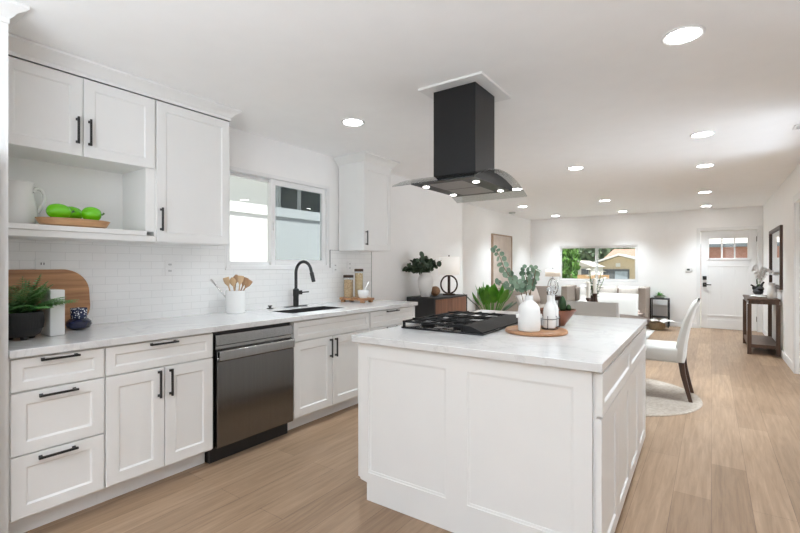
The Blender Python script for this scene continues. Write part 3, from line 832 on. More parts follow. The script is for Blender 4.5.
# island counter
tag(MB(RI).box(-1.62, -0.320, 1.892, 3.686, 0.877, 0.914).build('island_countertop', M['quartz'], bevel=0.003), 'white veined quartz slab on the kitchen island', 'countertop')

# cooktop
t = thing('gas_cooktop', 'black gas cooktop with cast iron grates set in the island top', 'cooktop', (RI @ V(-1.26, 2.65, 0.914))[:], R(1.0))
kx0, kx1, ky0, ky1 = -1.545, -0.995, 2.28, 3.03
I().rbox(kx0, kx1, ky0, ky1, 0.9142, 0.926, 0.004).build('base_plate', mat('black_enamel', (0.012, 0.012, 0.013), 0.14), t)
I().prism([(kx1 - 0.125, 0.927), (kx1 - 0.012, 0.927), (kx1 - 0.004, 0.930), (kx1 - 0.085, 0.962), (kx1 - 0.125, 0.962)], 'Y', ky0 + 0.006, ky1 - 0.006).build('control_panel', M['iron'], t, bevel=0.003)
for i, (bx, by, br) in enumerate(((-1.42, 2.40, 0.045), (-1.20, 2.40, 0.038), (-1.31, 2.655, 0.055), (-1.42, 2.90, 0.038), (-1.20, 2.90, 0.045))):
    o = I().lathe([(br, 0), (br, 0.012), (br * 0.85, 0.014)], (bx, by, 0.926), 24).build('burner', M['iron'], t)
    I().lathe([(br * 0.8, 0.0), (br * 0.8, 0.008), (br * 0.7, 0.01)], (bx, by, 0.9405), 24).build('burner_cap', M['iron'], o)
gx0, gx1 = kx0 + 0.004, kx1 - 0.128
for i in range(3):
    a = ky0 + 0.010 + i * 0.2445; b_ = a + 0.241
    g = I()
    gz = 0.962; th = 0.011
    def bar(p, q, w_=0.011, z_=gz):
        (xa, ya), (xb, yb_) = p, q
        if abs(xa - xb) > abs(ya - yb_): g.box(min(xa, xb), max(xa, xb), ya - w_ / 2, ya + w_ / 2, z_ - th, z_)
        else: g.box(xa - w_ / 2, xa + w_ / 2, min(ya, yb_), max(ya, yb_), z_ - th, z_)
    bar((gx0, a + 0.006), (gx1, a + 0.006)); bar((gx0, b_ - 0.006), (gx1, b_ - 0.006))
    bar((gx0 + 0.006, a), (gx0 + 0.006, b_)); bar((gx1 - 0.006, a), (gx1 - 0.006, b_))
    my = (a + b_) / 2
    bar((gx0, my), (gx1, my), z_=gz + 0.006)
    for fx_ in (0.25, 0.5, 0.75):
        xx = gx0 + (gx1 - gx0) * fx_
        bar((xx, a), (xx, b_), z_=gz + 0.006)
    for px in (gx0 + 0.008, gx1 - 0.008):
        for py in (a + 0.008, b_ - 0.008):
            g.box(px - 0.007, px + 0.007, py - 0.007, py + 0.007, 0.9262, gz)
    g.build('grate', M['iron'], t, bevel=0.0015)

# range hood
t = thing('range_hood', 'black island range hood with curved glass canopy hanging from the ceiling', 'range hood', (-1.388, 2.73, H))
MB().box(-1.615, -1.15, 2.495, 2.995, H - 0.016, H - 0.0005).build('ceiling_plate', M['trim'], t, bevel=0.003)
MB().box(-1.543, -1.232, 2.578, 2.884, 1.9026, H - 0.0165).build('chimney', M['hood'], t, bevel=0.002)
def gzf(y): return 1.918 - 0.103 * ((y - 2.73) / 0.443) ** 2
ys_ = [2.41 + 0.628 * i / 16 for i in range(17)]
prof = [(2.41, 1.8387), (3.038, 1.8387)] + [(y, gzf(y) - 0.004) for y in reversed(ys_)]
bd = MB().prism(prof, 'X', -1.617, -1.159)
body = bd.build('canopy_body', M['hood'], t)
for a in (2.475, 2.735):
    MB().box(-1.525, -1.272, a, a + 0.24, 1.8372, 1.8386).build('grease_filter', M['filter'], body)
for lx, ly in ((-1.576, 2.539), (-1.586, 2.941), (-1.226, 2.972), (-1.22, 2.565)):
    MB().lathe([(0.021, 0), (0.021, -0.003)], (lx, ly, 1.8385), 24).build('lamp', M['hoodbulb'], body)
N_ = 28
L = []
for i in range(N_ + 1):
    y = 2.287 + 0.886 * i / N_; z = gzf(y)
    L.append([(-1.679, y, z - 0.003), (-1.102, y, z - 0.003), (-1.102, y, z + 0.003), (-1.679, y, z + 0.003)])
MB().loops(L).build('glass_canopy', M['hoodglass'], t)

# ------------------------------------------------------------------ counter objects, left
def leaf(mb, base, d_, up, length, width, bend=0.2, seg=4, fold=0.15):
    """one leaf blade as a strip of quads with a fold along the midrib"""
    base = Vector(base); d_ = Vector(d_).normalized(); side = d_.cross(Vector(up))
    if side.length < 1e-4: side = d_.cross(X_)
    side.normalize(); nn = side.cross(d_).normalized()
    vs = []; fs = []
    for i in range(seg + 1):
        s_ = i / seg
        w_ = width * math.sin(math.pi * min(1, 0.08 + 0.92 * s_) ** 0.8) * (1 if i < seg else 0.05)
        c_ = base + d_ * length * s_ - Vector((0, 0, 1)) * bend * length * s_ * s_
        vs += [tuple(c_ + side * w_ / 2 + nn * fold * w_), tuple(c_), tuple(c_ - side * w_ / 2 + nn * fold * w_)]
        if i:
            k_ = 3 * i
            fs += [(k_ - 3, k_ - 2, k_ + 1, k_), (k_ - 2, k_ - 1, k_ + 2, k_ + 1)]
    mb.add(vs, fs)
def roundleaf(mb, c_, n_, r, squash=1.0, n=9, seed=0):
    c_ = Vector(c_); n_ = Vector(n_).normalized()
    a = n_.cross(Z_ if abs(n_.z) < 0.9 else X_).normalized(); b_ = n_.cross(a)
    vs = [tuple(c_ - n_ * r * 0.15)] + [tuple(c_ + a * r * math.cos(2 * math.pi * j / n) * squash + b_ * r * math.sin(2 * math.pi * j / n)) for j in range(n)]
    mb.add(vs, [(0, 1 + j, 1 + (j + 1) % n) for j in range(n)])

# fern
fx, fy = -2.99, 0.752
t = thing('potted_fern', 'fern in a ribbed black footed pot beside the fridge panel', 'plant', (fx, fy, 0.914))
pot = MB().lathe([(0.06, 0.016), (0.078, 0.03), (0.088, 0.06), (0.092, 0.105), (0.088, 0.145), (0.080, 0.145), (0.080, 0.125)], (fx, fy, 0.914), 48)
for i in range(48):
    a = 2 * math.pi * i / 48
    pot.tube([(fx + 0.0885 * math.cos(a), fy + 0.0885 * math.sin(a), 0.972), (fx + 0.0925 * math.cos(a), fy + 0.0925 * math.sin(a), 1.014), (fx + 0.0885 * math.cos(a), fy + 0.0885 * math.sin(a), 1.045)], 0.0022, 5)
for i in range(3):
    a = 2.0 + 2.094 * i
    pot.lathe([(0.014, 0.0003), (0.018, 0.022)], (fx + 0.052 * math.cos(a), fy + 0.052 * math.sin(a), 0.914), 12)
pot.build('pot', M['matteblack'], t)
fr = MB()
for i in range(44):
    a = 2 * math.pi * i / 34 * 2.618 + 0.3
    el = 0.5 + 0.95 * random.random()
    ln = random.uniform(0.21, 0.30)
    if math.sin(a) < -0.3: ln *= 0.4
    if math.cos(a) < -0.5: ln *= 0.9
    d_ = V(math.cos(a) * math.cos(el), math.sin(a) * math.cos(el), math.sin(el))
    prev = None; K = 15
    for k_ in range(K):
        s_ = k_ / (K - 1)
        p = V(fx, fy, 1.045) + d_ * ln * s_ - Z_ * 0.10 * s_ * s_ * (1.2 - el * 0.7)
        if prev is not None:
            tng = (p - prev).normalized()
            sd = tng.cross(Z_).normalized()
            wl_ = 0.062 * math.sin(math.pi * (0.15 + 0.85 * s_)) + 0.006
            for sg in (-1, 1):
                leaf(fr, p, sd * sg + tng * 0.55, Z_, wl_, 0.020, 0.25, 2)
            fr.tube([prev, p], 0.0012, 4)
        prev = p
fr.build('fronds', M['fern'], t)
MB().lathe([(0.079, 0.126), (0.079, 0.130)], (fx, fy, 0.914), 32).build('soil', M['soil'], t)
# white canister
tag(MB().rbox(-3.13, -2.972, 0.868, 0.938, 0.9142, 1.170, 0.006).build('marble_bookend', M['ceramic']), 'plain white upright block between the fern and the blue jar', 'bookend')
# cutting board leaning on the tile
poly = []
bw, bh, r1, r2 = 0.45, 0.372, 0.045, 0.14
def arc(cx, cy, r, a0, a1, n=10): return [(cx + r * math.cos(a0 + (a1 - a0) * i / n), cy + r * math.sin(a0 + (a1 - a0) * i / n)) for i in range(n + 1)]
poly = arc(r1, r1, r1, math.pi, 1.5 * math.pi) + arc(bw - r2, r2, r2, 1.5 * math.pi, 2 * math.pi, 14) + arc(bw - r2, bh - r2, r2, 0, 0.5 * math.pi, 14) + arc(r1, bh - r1, r1, 0.5 * math.pi, math.pi)
mt = Matrix.Translation((-3.298, 0.735, 0.9148)) @ Matrix.Rotation(R(-9), 4, 'Y')
cb = MB().loops([[(-0.018, p[0], p[1]) for p in poly], [(0, p[0], p[1]) for p in poly]], m=mt)
tag(cb.build('cutting_board', M['board'], bevel=0.003), 'large rounded brown wooden cutting board leaning on the tile backsplash', 'cutting board')
# blue jar
t = thing('stoneware_jar', 'navy blue stoneware jar with a white-speckled top, in front of the cutting board', 'jar', (-3.17, 1.07, 0.914))
MB().lathe([(0.035, 0.0004), (0.058, 0.012), (0.067, 0.032), (0.064, 0.05), (0.048, 0.066), (0.042, 0.07)], (-3.17, 1.07, 0.914), 36).build('body', M['navy'], t)
MB().lathe([(0.041, 0.0705), (0.043, 0.09), (0.044, 0.132), (0.040, 0.132), (0.038, 0.10)], (-3.17, 1.07, 0.914), 36).build('neck', M['speckle'], t)

# pitcher on the niche shelf
px, py, pz = -3.225, 0.79, NZ0 + 0.0003
t = thing('pitcher', 'white ceramic pitcher at the left end of the niche shelf', 'pitcher', (px, py, pz))
MB().lathe([(0.06, 0), (0.078, 0.012), (0.092, 0.055), (0.090, 0.10), (0.078, 0.15), (0.068, 0.19), (0.070, 0.225), (0.078, 0.25), (0.074, 0.25), (0.064, 0.222), (0.06, 0.19), (0.07, 0.12), (0.07, 0.03)], (px, py, pz), 40).build('body', M['ceramic'], t)
hp = [(0.068, 0.205), (0.085, 0.225), (0.108, 0.222), (0.124, 0.196), (0.126, 0.165), (0.116, 0.125), (0.092, 0.085)]
MB().tube([(px + 0.25 * 0 + 0.05 * 0, py + a, pz + b_) for a, b_ in hp], [0.012, 0.011, 0.010, 0.010, 0.010, 0.010, 0.011], 12).build('handle', M['ceramic'], t)
# wooden tray on niche shelf
tx, ty = -3.087, 1.02
t_ = MB().lathe([(0.070, 0), (0.084, 0.010), (0.094, 0.046), (0.089, 0.048), (0.082, 0.040), (0.02, 0.038)], (tx, ty, NZ0 + 0.0003), 44, squash=(1, 2.0))
tag(t_.build('wooden_tray', M['traywood']), 'oval wooden tray on the niche shelf holding green peppers', 'tray')
def pepper(x, y, z, sx, rz, label):
    t = thing('green_pepper', label, 'pepper', (x, y, z), rz, 'green peppers on the niche tray')
    L = []
    n = 30
    for i in range(1, 14):
        a = math.pi * i / 14
        s_ = math.sin(a) ** 0.8
        ring_ = []
        for j in range(n):
            th_ = 2 * math.pi * j / n
            lob = 1 + 0.13 * abs(math.cos(2 * th_)) - 0.05
            rr = 0.042 * s_ * lob
            ring_.append((rr * math.cos(th_), -0.060 * sx * math.cos(a) , 0.0445 + rr * math.sin(th_)))
        L.append(ring_)
    mb = MB(W[t]); mb.loops(L); mb.build('flesh', M['green'], t)
    MB(W[t]).tube([(0, 0.053 * sx, 0.045), (0, 0.066 * sx, 0.048), (0.004, 0.076 * sx, 0.056)], [0.009, 0.005, 0.006], 8).build('stalk', M['greenstem'], t)
zt = NZ0 + 0.041
pepper(-3.06, 0.935, zt, 1.0, R(6), 'bright green bell pepper at the left front of the niche tray, beside the pitcher')
pepper(-3.145, 1.02, zt, 1.0, R(-10), 'bright green bell pepper half hidden behind the left front pepper')
pepper(-3.065, 1.10, zt, 0.85, R(-15), 'smaller green bell pepper alone at the right side of the niche tray')

# utensil crock
ux, uy = -3.235, 2.205
tag(MB().lathe([(0.074, 0.0004), (0.078, 0.006), (0.079, 0.18), (0.077, 0.186), (0.071, 0.186), (0.070, 0.02), (0.02, 0.016)], (ux, uy, 0.914), 40).build('utensil_crock', M['ceramic']), 'white ceramic crock full of cooking spoons on the left counter', 'crock')
def utensil(name, dx, dy, tx_, ty_, ln, m_, label, kind):
    p0 = V(ux + dx, uy + dy, 0.934); d_ = (V(ux + tx_, uy + ty_, 1.16) - p0).normalized()
    o = thing(name, label, 'utensil', p0[:], 0, 'wooden utensils in the crock')
    mb = MB(); e_ = p0 + d_ * ln
    mb.tube([p0, p0 + d_ * ln * 0.8], 0.0055, 8); mb.build('shaft', m_, o)
    sd = d_.cross(V(0.82, -0.57, 0)).normalized()  # blade across the view
    q = MB(); a = p0 + d_ * ln * 0.79
    nn = d_.cross(sd).normalized()
    L = []
    wid = {'spoon': [0.006, 0.016, 0.024, 0.026, 0.020, 0.008], 'flat': [0.006, 0.014, 0.022, 0.024, 0.025, 0.024], 'stick': [0.006, 0.007, 0.007, 0.007, 0.007, 0.006]}[kind]
    for i, w_ in enumerate(wid):
        c_ = a + d_ * 0.075 * i / 5
        L.append([tuple(c_ + sd * w_ * math.cos(th_) + nn * (0.005) * math.sin(th_)) for th_ in [2 * math.pi * j / 12 for j in range(12)]])
    q.loops(L).build('head', m_, o)
utensil('whisk_handle', -0.03, 0.03, -0.075, -0.145, 0.33, M['chrome'], 'thin steel utensil leaning furthest left out of the crock', 'stick')
utensil('wooden_spoon', -0.02, 0.02, -0.02, -0.06, 0.275, M['spoonwood'], 'pale wooden spoon in the crock, second utensil from the left', 'flat')
utensil('wooden_spoon', 0.02, 0.01, 0.01, -0.03, 0.26, M['spoonwood'], 'pale wooden spoon in the crock, third utensil from the left', 'spoon')
utensil('wooden_spoon', -0.01, -0.02, -0.015, 0.01, 0.285, M['spoondark'], 'dark wooden spoon standing upright in the middle of the crock', 'spoon')
utensil('wooden_spatula', 0.03, -0.01, 0.025, 0.025, 0.275, M['spoonwood'], 'pale wooden spatula right of the middle dark spoon in the crock', 'flat')
utensil('wooden_spoon', 0.0, -0.02, 0.02, 0.065, 0.275, M['spoondark'], 'dark wooden spoon leaning right in the crock, second from the right', 'flat')
utensil('wooden_spatula', -0.02, -0.04, 0.035, 0.10, 0.285, M['spoondark'], 'dark wooden spatula leaning furthest right out of the crock', 'flat')

# jars on a wooden riser
t = thing('wooden_riser', 'small wooden riser tray by the window carrying glass jars', 'riser', (-3.15, 3.65, 0.914))
rx0, rx1, ry0_, ry1_ = -3.33, -2.985, 3.56, 3.745
MB().rbox(rx0, rx1, ry0_, ry1_, 0.938, 0.962, 0.004).build('top', M['board'], t)
for a in (rx0 + 0.015, rx1 - 0.055):
    for b_ in (ry0_ + 0.01, ry1_ - 0.04):
        MB().box(a, a + 0.04, b_, b_ + 0.03, 0.9143, 0.9378).build('foot', M['board'], t)
def storage_jar(x, y, r, h_, fill, m_, label):
    z = 0.9623
    t = thing('storage_jar', label, 'jar', (x, y, z), 0, 'glass storage jars on the riser')
    MB().lathe([(r * 0.95, 0), (r, 0.004), (r, h_ - 0.03)], (x, y, z), 28, cap1=False).build('glass', M['clear'], t)
    MB().lathe([(r * 0.93, 0.004), (r * 0.93, fill), (r * 0.5, fill + 0.004)], (x, y, z), 28).build('contents', m_, t)
    MB().lathe([(r * 1.04, h_ - 0.0295), (r * 1.06, h_ - 0.026), (r * 1.06, h_ - 0.003), (r * 1.0, h_)], (x, y, z), 28).build('lid', M['bronze'], t)
storage_jar(-3.255, 3.625, 0.053, 0.245, 0.19, M['oats'], 'shorter glass jar of oats with a dark lid, left on the wooden riser')
storage_jar(-3.180, 3.712, 0.047, 0.312, 0.262, M['pasta'], 'taller glass jar of grains with a dark lid, on the wooden riser')
t = thing('mortar', 'white mortar and pestle at the right end of the wooden riser', 'mortar and pestle', (-3.05, 3.635, 0.9623))
MB().lathe([(0.042, 0.0), (0.042, 0.006), (0.050, 0.012), (0.060, 0.04), (0.063, 0.085), (0.056, 0.085), (0.052, 0.05), (0.02, 0.022)], (-3.05, 3.635, 0.9623), 30).build('bowl', M['ceramic'], t)
MB().tube([(-3.06, 3.62, 0.992), (-3.03, 3.645, 1.06), (-3.008, 3.668, 1.122), (-3.003, 3.673, 1.13)], [0.016, 0.009, 0.012, 0.008], 12).build('pestle', M['ceramic'], t)

# ------------------------------------------------------------------ island objects
zc = 0.9143
tag(MB().lathe([(0.170, 0), (0.176, 0.004), (0.176, 0.016), (0.172, 0.02), (0.165, 0.0165), (0.05, 0.0165)], (-0.838, 2.565, zc), 56).build('round_wooden_tray', M['roundtray']), 'round wooden tray on the island beside the cooktop', 'tray')
jx, jy, jz = -0.856, 2.497, zc + 0.0168
t = thing('ceramic_jar', 'large white bottle vase on the round tray with eucalyptus branches', 'vase', (jx, jy, jz))
MB().lathe([(0.056, 0), (0.061, 0.006), (0.062, 0.03), (0.062, 0.112), (0.058, 0.136), (0.047, 0.154), (0.032, 0.166), (0.024, 0.174), (0.0225, 0.196), (0.0245, 0.203), (0.019, 0.203), (0.020, 0.17)], (jx, jy, jz), 44).build('body', M['matteceramic'], t)
k = MB()
for s_ in (-1, 1):
    d_ = V(0.8166, 0.577, 0) * s_
    c_ = V(jx, jy, jz + 0.085)
    k.rbox(-0.010, 0.010, -0.006, 0.006, -0.012, 0.012, 0.004, 2, Matrix.Translation(c_ + d_ * 0.0645) @ Matrix.Rotation(R(35.25), 4, 'Z'))
k.build('lug', M['matteceramic'], t)
# eucalyptus
RV = V(0.8166, 0.577, 0); FV = V(-0.577, 0.8166, 0)
t = thing('eucalyptus_branches', 'grey-green eucalyptus branches standing in the white bottle vase on the island', 'branches', (jx, jy, jz + 0.15))
nk = V(jx, jy, jz + 0.19)
branches = [([(-0.002, -0.15, 0), (0.0, 0.03, 0), (0.0, 0.07, .01), (-0.012, 0.12, .02), (-0.02, 0.17, .02)], 0.026),
            ([(0.002, -0.15, 0), (0.0, 0.02, -.01), (0.012, 0.07, -.02), (0.022, 0.12, -.03), (0.032, 0.165, -.02)], 0.026),
            ([(-0.004, -0.15, .004), (-0.015, 0.03, .0), (-0.05, 0.06, .02), (-0.085, 0.10, .03), (-0.11, 0.145, .03)], 0.024),
            ([(0.0, -0.15, -.004), (-0.02, 0.03, -.01), (-0.065, 0.08, -.02), (-0.115, 0.115, -.03), (-0.15, 0.17, -.03), (-0.175, 0.235, -.03), (-0.20, 0.28, -.03)], 0.023),
            ([(0.003, -0.15, .003), (0.012, 0.03, .01), (0.03, 0.09, .04), (0.035, 0.13, .05), (0.03, 0.17, .06)], 0.022),
            ([(-0.003, -0.15, .003), (-0.04, 0.04, .03), (-0.09, 0.05, .05), (-0.13, 0.075, .06), (-0.17, 0.09, .07)], 0.022)]
st = MB(); lv = MB()
for pts_, lr in branches:
    P = [nk + RV * a + Z_ * b_ + FV * c_ for a, b_, c_ in pts_]
    st.tube(P, [0.0022] * (len(P) - 1) + [0.001], 6)
    # walk along the branch
    for i in range(1, len(P)):
        K = 2
        for q in range(K):
            p = P[i - 1].lerp(P[i], (q + 0.5) / K)
            if (p - nk).length < 0.045 or p.z < nk.z + 0.01: continue
            tg = (P[i] - P[i - 1]).normalized()
            for sg in (-1, 1):
                ang = random.uniform(-1.1, 1.1)
                sd = (RV * sg * math.cos(ang) + FV * math.sin(ang) + tg * 0.25).normalized()
                r_ = 0.92 * lr * random.uniform(0.75, 1.1) * (1 - 0.25 * (i / len(P)))
                nrm = (V(random.uniform(-.8, .8), random.uniform(-.8, .8), random.uniform(-.6, .9)) - FV * 0.9).normalized()
                roundleaf(lv, p + sd * r_ * 1.15, nrm, r_, 0.9)
    roundleaf(lv, P[-1] + Z_ * 0.01, V(0.3, -0.8, 0.4), lr * 0.5)
st.build('twigs', M['stem'], t); lv.build('leaves', M['euca'], t, fix=False)
# oil bottles in wire caddy
def oil_bottle(x, y, label):
    z = zc + 0.0225
    t = thing('oil_bottle', label, 'bottle', (x, y, z), 0, 'white bottles in the wire caddy')
    MB().lathe([(0.030, 0), (0.0345, 0.004), (0.0355, 0.02), (0.0355, 0.105), (0.030, 0.128), (0.018, 0.147), (0.0145, 0.158), (0.0145, 0.188), (0.016, 0.192), (0.012, 0.194)], (x, y, z), 32).build('body', M['ceramic'], t)
    s_ = MB().lathe([(0.0115, 0.1945), (0.012, 0.2), (0.017, 0.212), (0.018, 0.225), (0.013, 0.237), (0.006, 0.241)], (x, y, z), 20)
    s_.tube([(x, y, z + 0.238), (x + 0.008, y + 0.004, z + 0.248), (x + 0.024, y + 0.012, z + 0.243)], [0.005, 0.005, 0.003], 8)
    s_.build('pour_spout', M['chrome'], t)
b1, b2_ = V(-0.782, 2.638, 0), V(-0.790, 2.726, 0)
oil_bottle(b1.x, b1.y, 'white oil bottle with a steel spout, nearer one in the wire caddy')
oil_bottle(b2_.x, b2_.y, 'white oil bottle with a steel spout, further one in the wire caddy')
mid = (b1 + b2_) / 2; ax_ = (b2_ - b1).normalized(); ay_ = V(-ax_.y, ax_.x, 0)
t = thing('wire_caddy', 'black wire caddy holding two white bottles on the round tray', 'caddy', (mid.x, mid.y, zc + 0.0168))
c = MB()
def oval(z_, a=0.092, b_=0.043):
    return [tuple(mid + ax_ * a * math.copysign(abs(math.cos(2 * math.pi * i / 40)) ** 0.6, math.cos(2 * math.pi * i / 40)) + ay_ * b_ * math.copysign(abs(math.sin(2 * math.pi * i / 40)) ** 0.6, math.sin(2 * math.pi * i / 40)) + Z_ * z_) for i in range(40)]
zb = zc + 0.0168
c.tube(oval(zb + 0.0022), 0.002, 6, closed=True); c.tube(oval(zb + 0.06), 0.002, 6, closed=True)
c.build('rim', M['black'], t)
c = MB()
for a, b_ in ((1, 0), (-1, 0), (0.5, 1), (-0.5, 1), (0.5, -1), (-0.5, -1)):
    p = mid + ax_ * 0.092 * a + ay_ * 0.043 * b_
    c.tube([p + Z_ * (zb + 0.002), p + Z_ * (zb + 0.075), p + Z_ * (zb + 0.08) - ay_ * 0.012 * b_], 0.002, 6)
for q in (-0.6, 0, 0.6):
    c.tube([mid + ax_ * 0.09 * q - ay_ * 0.043 + Z_ * (zb + 0.0022), mid + ax_ * 0.09 * q + ay_ * 0.043 + Z_ * (zb + 0.0022)], 0.002, 6)
c.build('uprights', M['black'], t)
# copper bowl with cactus
bx, by = -0.83, 2.955
t = thing('planter_bowl', 'flared copper-brown planter bowl behind the round tray on the island', 'planter', (bx, by, zc))
rb = MB().lathe([(0.045, 0), (0.05, 0.003), (0.122, 0.102), (0.122, 0.106), (0.116, 0.106), (0.108, 0.09), (0.06, 0.088)], (bx, by, zc), 40)
rb.build('bowl', M['copper'], t)
MB().lathe([(0.107, 0.0885), (0.104, 0.094), (0.03, 0.097)], (bx, by, zc), 32).build('soil', M['soil'], t)
k = MB()
for (dx, dy, r_, h_) in ((0.035, 0.015, 0.022, 0.10), (0.065, 0.045, 0.016, 0.045), (-0.03, 0.03, 0.018, 0.05)):
    k.lathe([(r_ * 0.7, 0), (r_, h_ * 0.3), (r_ * 0.98, h_ * 0.6), (r_ * 0.7, h_ * 0.85), (r_ * 0.25, h_)], (bx + dx, by + dy, zc + 0.092), 16)
for i in range(9):
    a = 2 * math.pi * i / 9
    leaf(k, (bx + 0.06, by + 0.02, zc + 0.097), (math.cos(a), math.sin(a), 0.35), Z_, 0.055, 0.02, 0.1, 3)
k.build('cactus', M['cactus'], t)

# ------------------------------------------------------------------ sideboard and what stands on it
t = thing('sideboard', 'dark walnut sideboard with black ends against the left wall past the counter', 'sideboard', (-3.11, 5.23, 0))
cx0_, cx1_, cy0_, cy1_, ctop = XK + 0.075, -2.875, 4.83, 5.75, 0.897
MB().box(cx0_, cx1_, cy0_, cy0_ + 0.03, 0.12, ctop).box(cx0_, cx1_, cy1_ - 0.03, cy1_, 0.12, ctop).box(cx0_, cx1_, cy0_ + 0.03, cy1_ - 0.03, ctop - 0.025, ctop).box(cx0_, cx1_ - 0.02, cy0_ + 0.03, cy1_ - 0.03, 0.12, ctop - 0.025).build('case', M['matteblack'], t, bevel=0.002)
for a, b_ in ((cy0_ + 0.032, 5.288), (5.292, cy1_ - 0.032)):
    o = MB().box(cx1_ - 0.0195, cx1_ - 0.001, a, b_, 0.125, ctop - 0.027).build('door', M['walnut'], t, bevel=0.002)
    hy = b_ - 0.04 if a < 5 else a + 0.04
    MB().lathe([(0.012, 0), (0.012, 0.02)], n=16, m=Matrix.Translation((cx1_ - 0.001, hy, 0.55)) @ Matrix.Rotation(R(90), 4, 'Y')).build('knob', M['black'], o)
for a in (cx0_ + 0.04, cx1_ - 0.04):
    for b_ in (cy0_ + 0.05, cy1_ - 0.05):
        MB().lathe([(0.014, 0), (0.02, 0.12)], (a, b_, 0), 14).build('leg', M['matteblack'], t)
# white vase with dark greens
vx, vy, vz = -3.11, 4.99, ctop + 0.0003
tag(MB().lathe([(0.055, 0), (0.062, 0.008), (0.085, 0.09), (0.102, 0.18), (0.104, 0.23), (0.092, 0.27), (0.07, 0.29), (0.07, 0.31), (0.078, 0.322), (0.068, 0.322), (0.06, 0.29), (0.085, 0.22)], (vx, vy, vz), 40).build('white_vase', M['matteceramic']), 'white urn-shaped vase on the walnut sideboard', 'vase')
t = thing('greenery_stems', 'dark green leafy stems in the white vase on the sideboard', 'plant', (vx, vy, vz + 0.2))
st = MB(); lv = MB()
for (a, b_, c_) in [(-0.17, 0.10, 0), (-0.10, 0.17, .05), (-0.02, 0.20, -.05), (0.05, 0.20, .05), (0.12, 0.16, -.03), (0.18, 0.17, .0), (-0.20, 0.05, .03), (-0.13, 0.08, .0), (0.0, 0.26, .0), (0.04, 0.12, -.10), (-0.07, 0.10, -.08), (0.10, 0.08, .06)]:
    p0 = V(vx, vy, vz + 0.12); p1 = V(vx, vy, vz + 0.33) + (RV * a + FV * c_) * 0.2; p2 = V(vx, vy, vz + 0.31) + RV * (a - 0.04) + FV * c_ + Z_ * b_ * 0.75
    P = [p0, p1, p1.lerp(p2, 0.5) + Z_ * 0.02, p2]
    st.tube(P, 0.003, 6)
    for i in range(1, 4):
        for q in range(7):
            if i == 1: continue
            p = P[i - 1].lerp(P[i], (q + 0.5) / 4)
            roundleaf(lv, p + V(random.uniform(-.03, .03), random.uniform(-.03, .03), random.uniform(-.02, .03)), V(random.uniform(-1, 1), random.uniform(-1, .2), random.uniform(-.5, 1)), random.uniform(0.032, 0.05), 0.8)
st.build('twigs', M['stem'], t); lv.build('leaves', M['leafdark'], t, fix=False)
# wooden ball
tag(MB().ball((-3.06, 5.16, ctop + 0.0685), 0.068, 28).build('wooden_ball', M['ballwood']), 'brown wooden ball between the vase and lamp on the sideboard', 'ball')
# ring lamp
lx, ly, lz = -3.02, 5.47, ctop + 0.0003
t = thing('table_lamp', 'table lamp with a bronze ring base and white drum shade on the sideboard', 'lamp', (lx, ly, lz))
MB().rbox(-0.085, 0.085, -0.04, 0.04, 0, 0.022, 0.003, m=Matrix.Translation((lx, ly, lz)) @ Matrix.Rotation(R(28), 4, 'Z')).build('base', M['bronze'], t)
dv = V(math.cos(R(28)), math.sin(R(28)), 0)
fv = V(-dv.y, dv.x, 0)
rg = MB()
L = []
for i in range(40):
    a = 2 * math.pi * i / 40
    c_ = V(lx, ly, lz + 0.15) + dv * 0.114 * math.cos(a) + Z_ * 0.126 * math.sin(a)
    o_ = (dv * math.cos(a) + Z_ * math.sin(a))
    L.append([tuple(c_ + o_ * 0.011 + fv * 0.016), tuple(c_ + o_ * 0.011 - fv * 0.016), tuple(c_ - o_ * 0.011 - fv * 0.016), tuple(c_ - o_ * 0.011 + fv * 0.016)])
rg.loops(L, closed=True)
rg.build('ring', M['bronze'], t)
MB().tube([(lx, ly, lz + 0.02), (lx, ly, lz + 0.32)], 0.02, 12).build('stem', M['bronze'], t)
MB().lathe([(0.146, 0.285), (0.142, 0.535)], (lx, ly, lz), 40, cap0=False, cap1=False).build('lamp_shade', M['shade'], t, solid=0.004)
MB().tube([(lx, ly, lz + 0.32), (lx, ly, lz + 0.55)], 0.004, 8).ball((lx, ly, lz + 0.555), 0.010, 12).build('finial', M['bronze'], t)

# floor plant beyond the island
px, py = -2.99, 6.86
t = thing('potted_plant', 'broad-leaved green plant in a tall pot between the sideboard and the left sofa', 'plant', (px, py, 0))
MB().lathe([(0.13, 0.0003), (0.15, 0.02), (0.17, 0.38), (0.165, 0.40), (0.15, 0.40), (0.145, 0.36)], (px, py, 0), 36).build('pot', M['matteceramic'], t)
MB().lathe([(0.146, 0.36), (0.14, 0.37)], (px, py, 0), 28).build('soil', M['soil'], t)
lv = MB(); ld = MB()
for i in range(24):
    a = 2 * math.pi * i * 0.382
    el = random.uniform(0.95, 1.45)
    d_ = V(math.cos(a) * math.cos(el), math.sin(a) * math.cos(el), math.sin(el))
    b0 = V(px + 0.03 * math.cos(a), py + 0.03 * math.sin(a), 0.37)
    ln = random.uniform(0.34, 0.44)
    lv.tube([b0, b0 + d_ * ln], 0.008, 6)
    leaf(lv, b0 + d_ * ln * 0.95, d_, V(-math.sin(a), math.cos(a), 0.0).cross(d_), random.uniform(0.27, 0.38), random.uniform(0.11, 0.16), 0.10, 7, 0.12)
for (a, el, ln) in ((R(215), 0.85, 0.42), (R(30), 0.75, 0.30), (R(60), 0.7, 0.28), (R(10), 0.75, 0.30)):
    d_ = V(math.cos(a) * math.cos(el), math.sin(a) * math.cos(el), math.sin(el))
    b0 = V(px, py, 0.37)
    ld.tube([b0, b0 + d_ * ln], 0.007, 6)
    leaf(ld, b0 + d_ * ln * 0.95, d_, V(-math.sin(a), math.cos(a), 0.0).cross(d_), 0.34, 0.12, 0.15, 6)
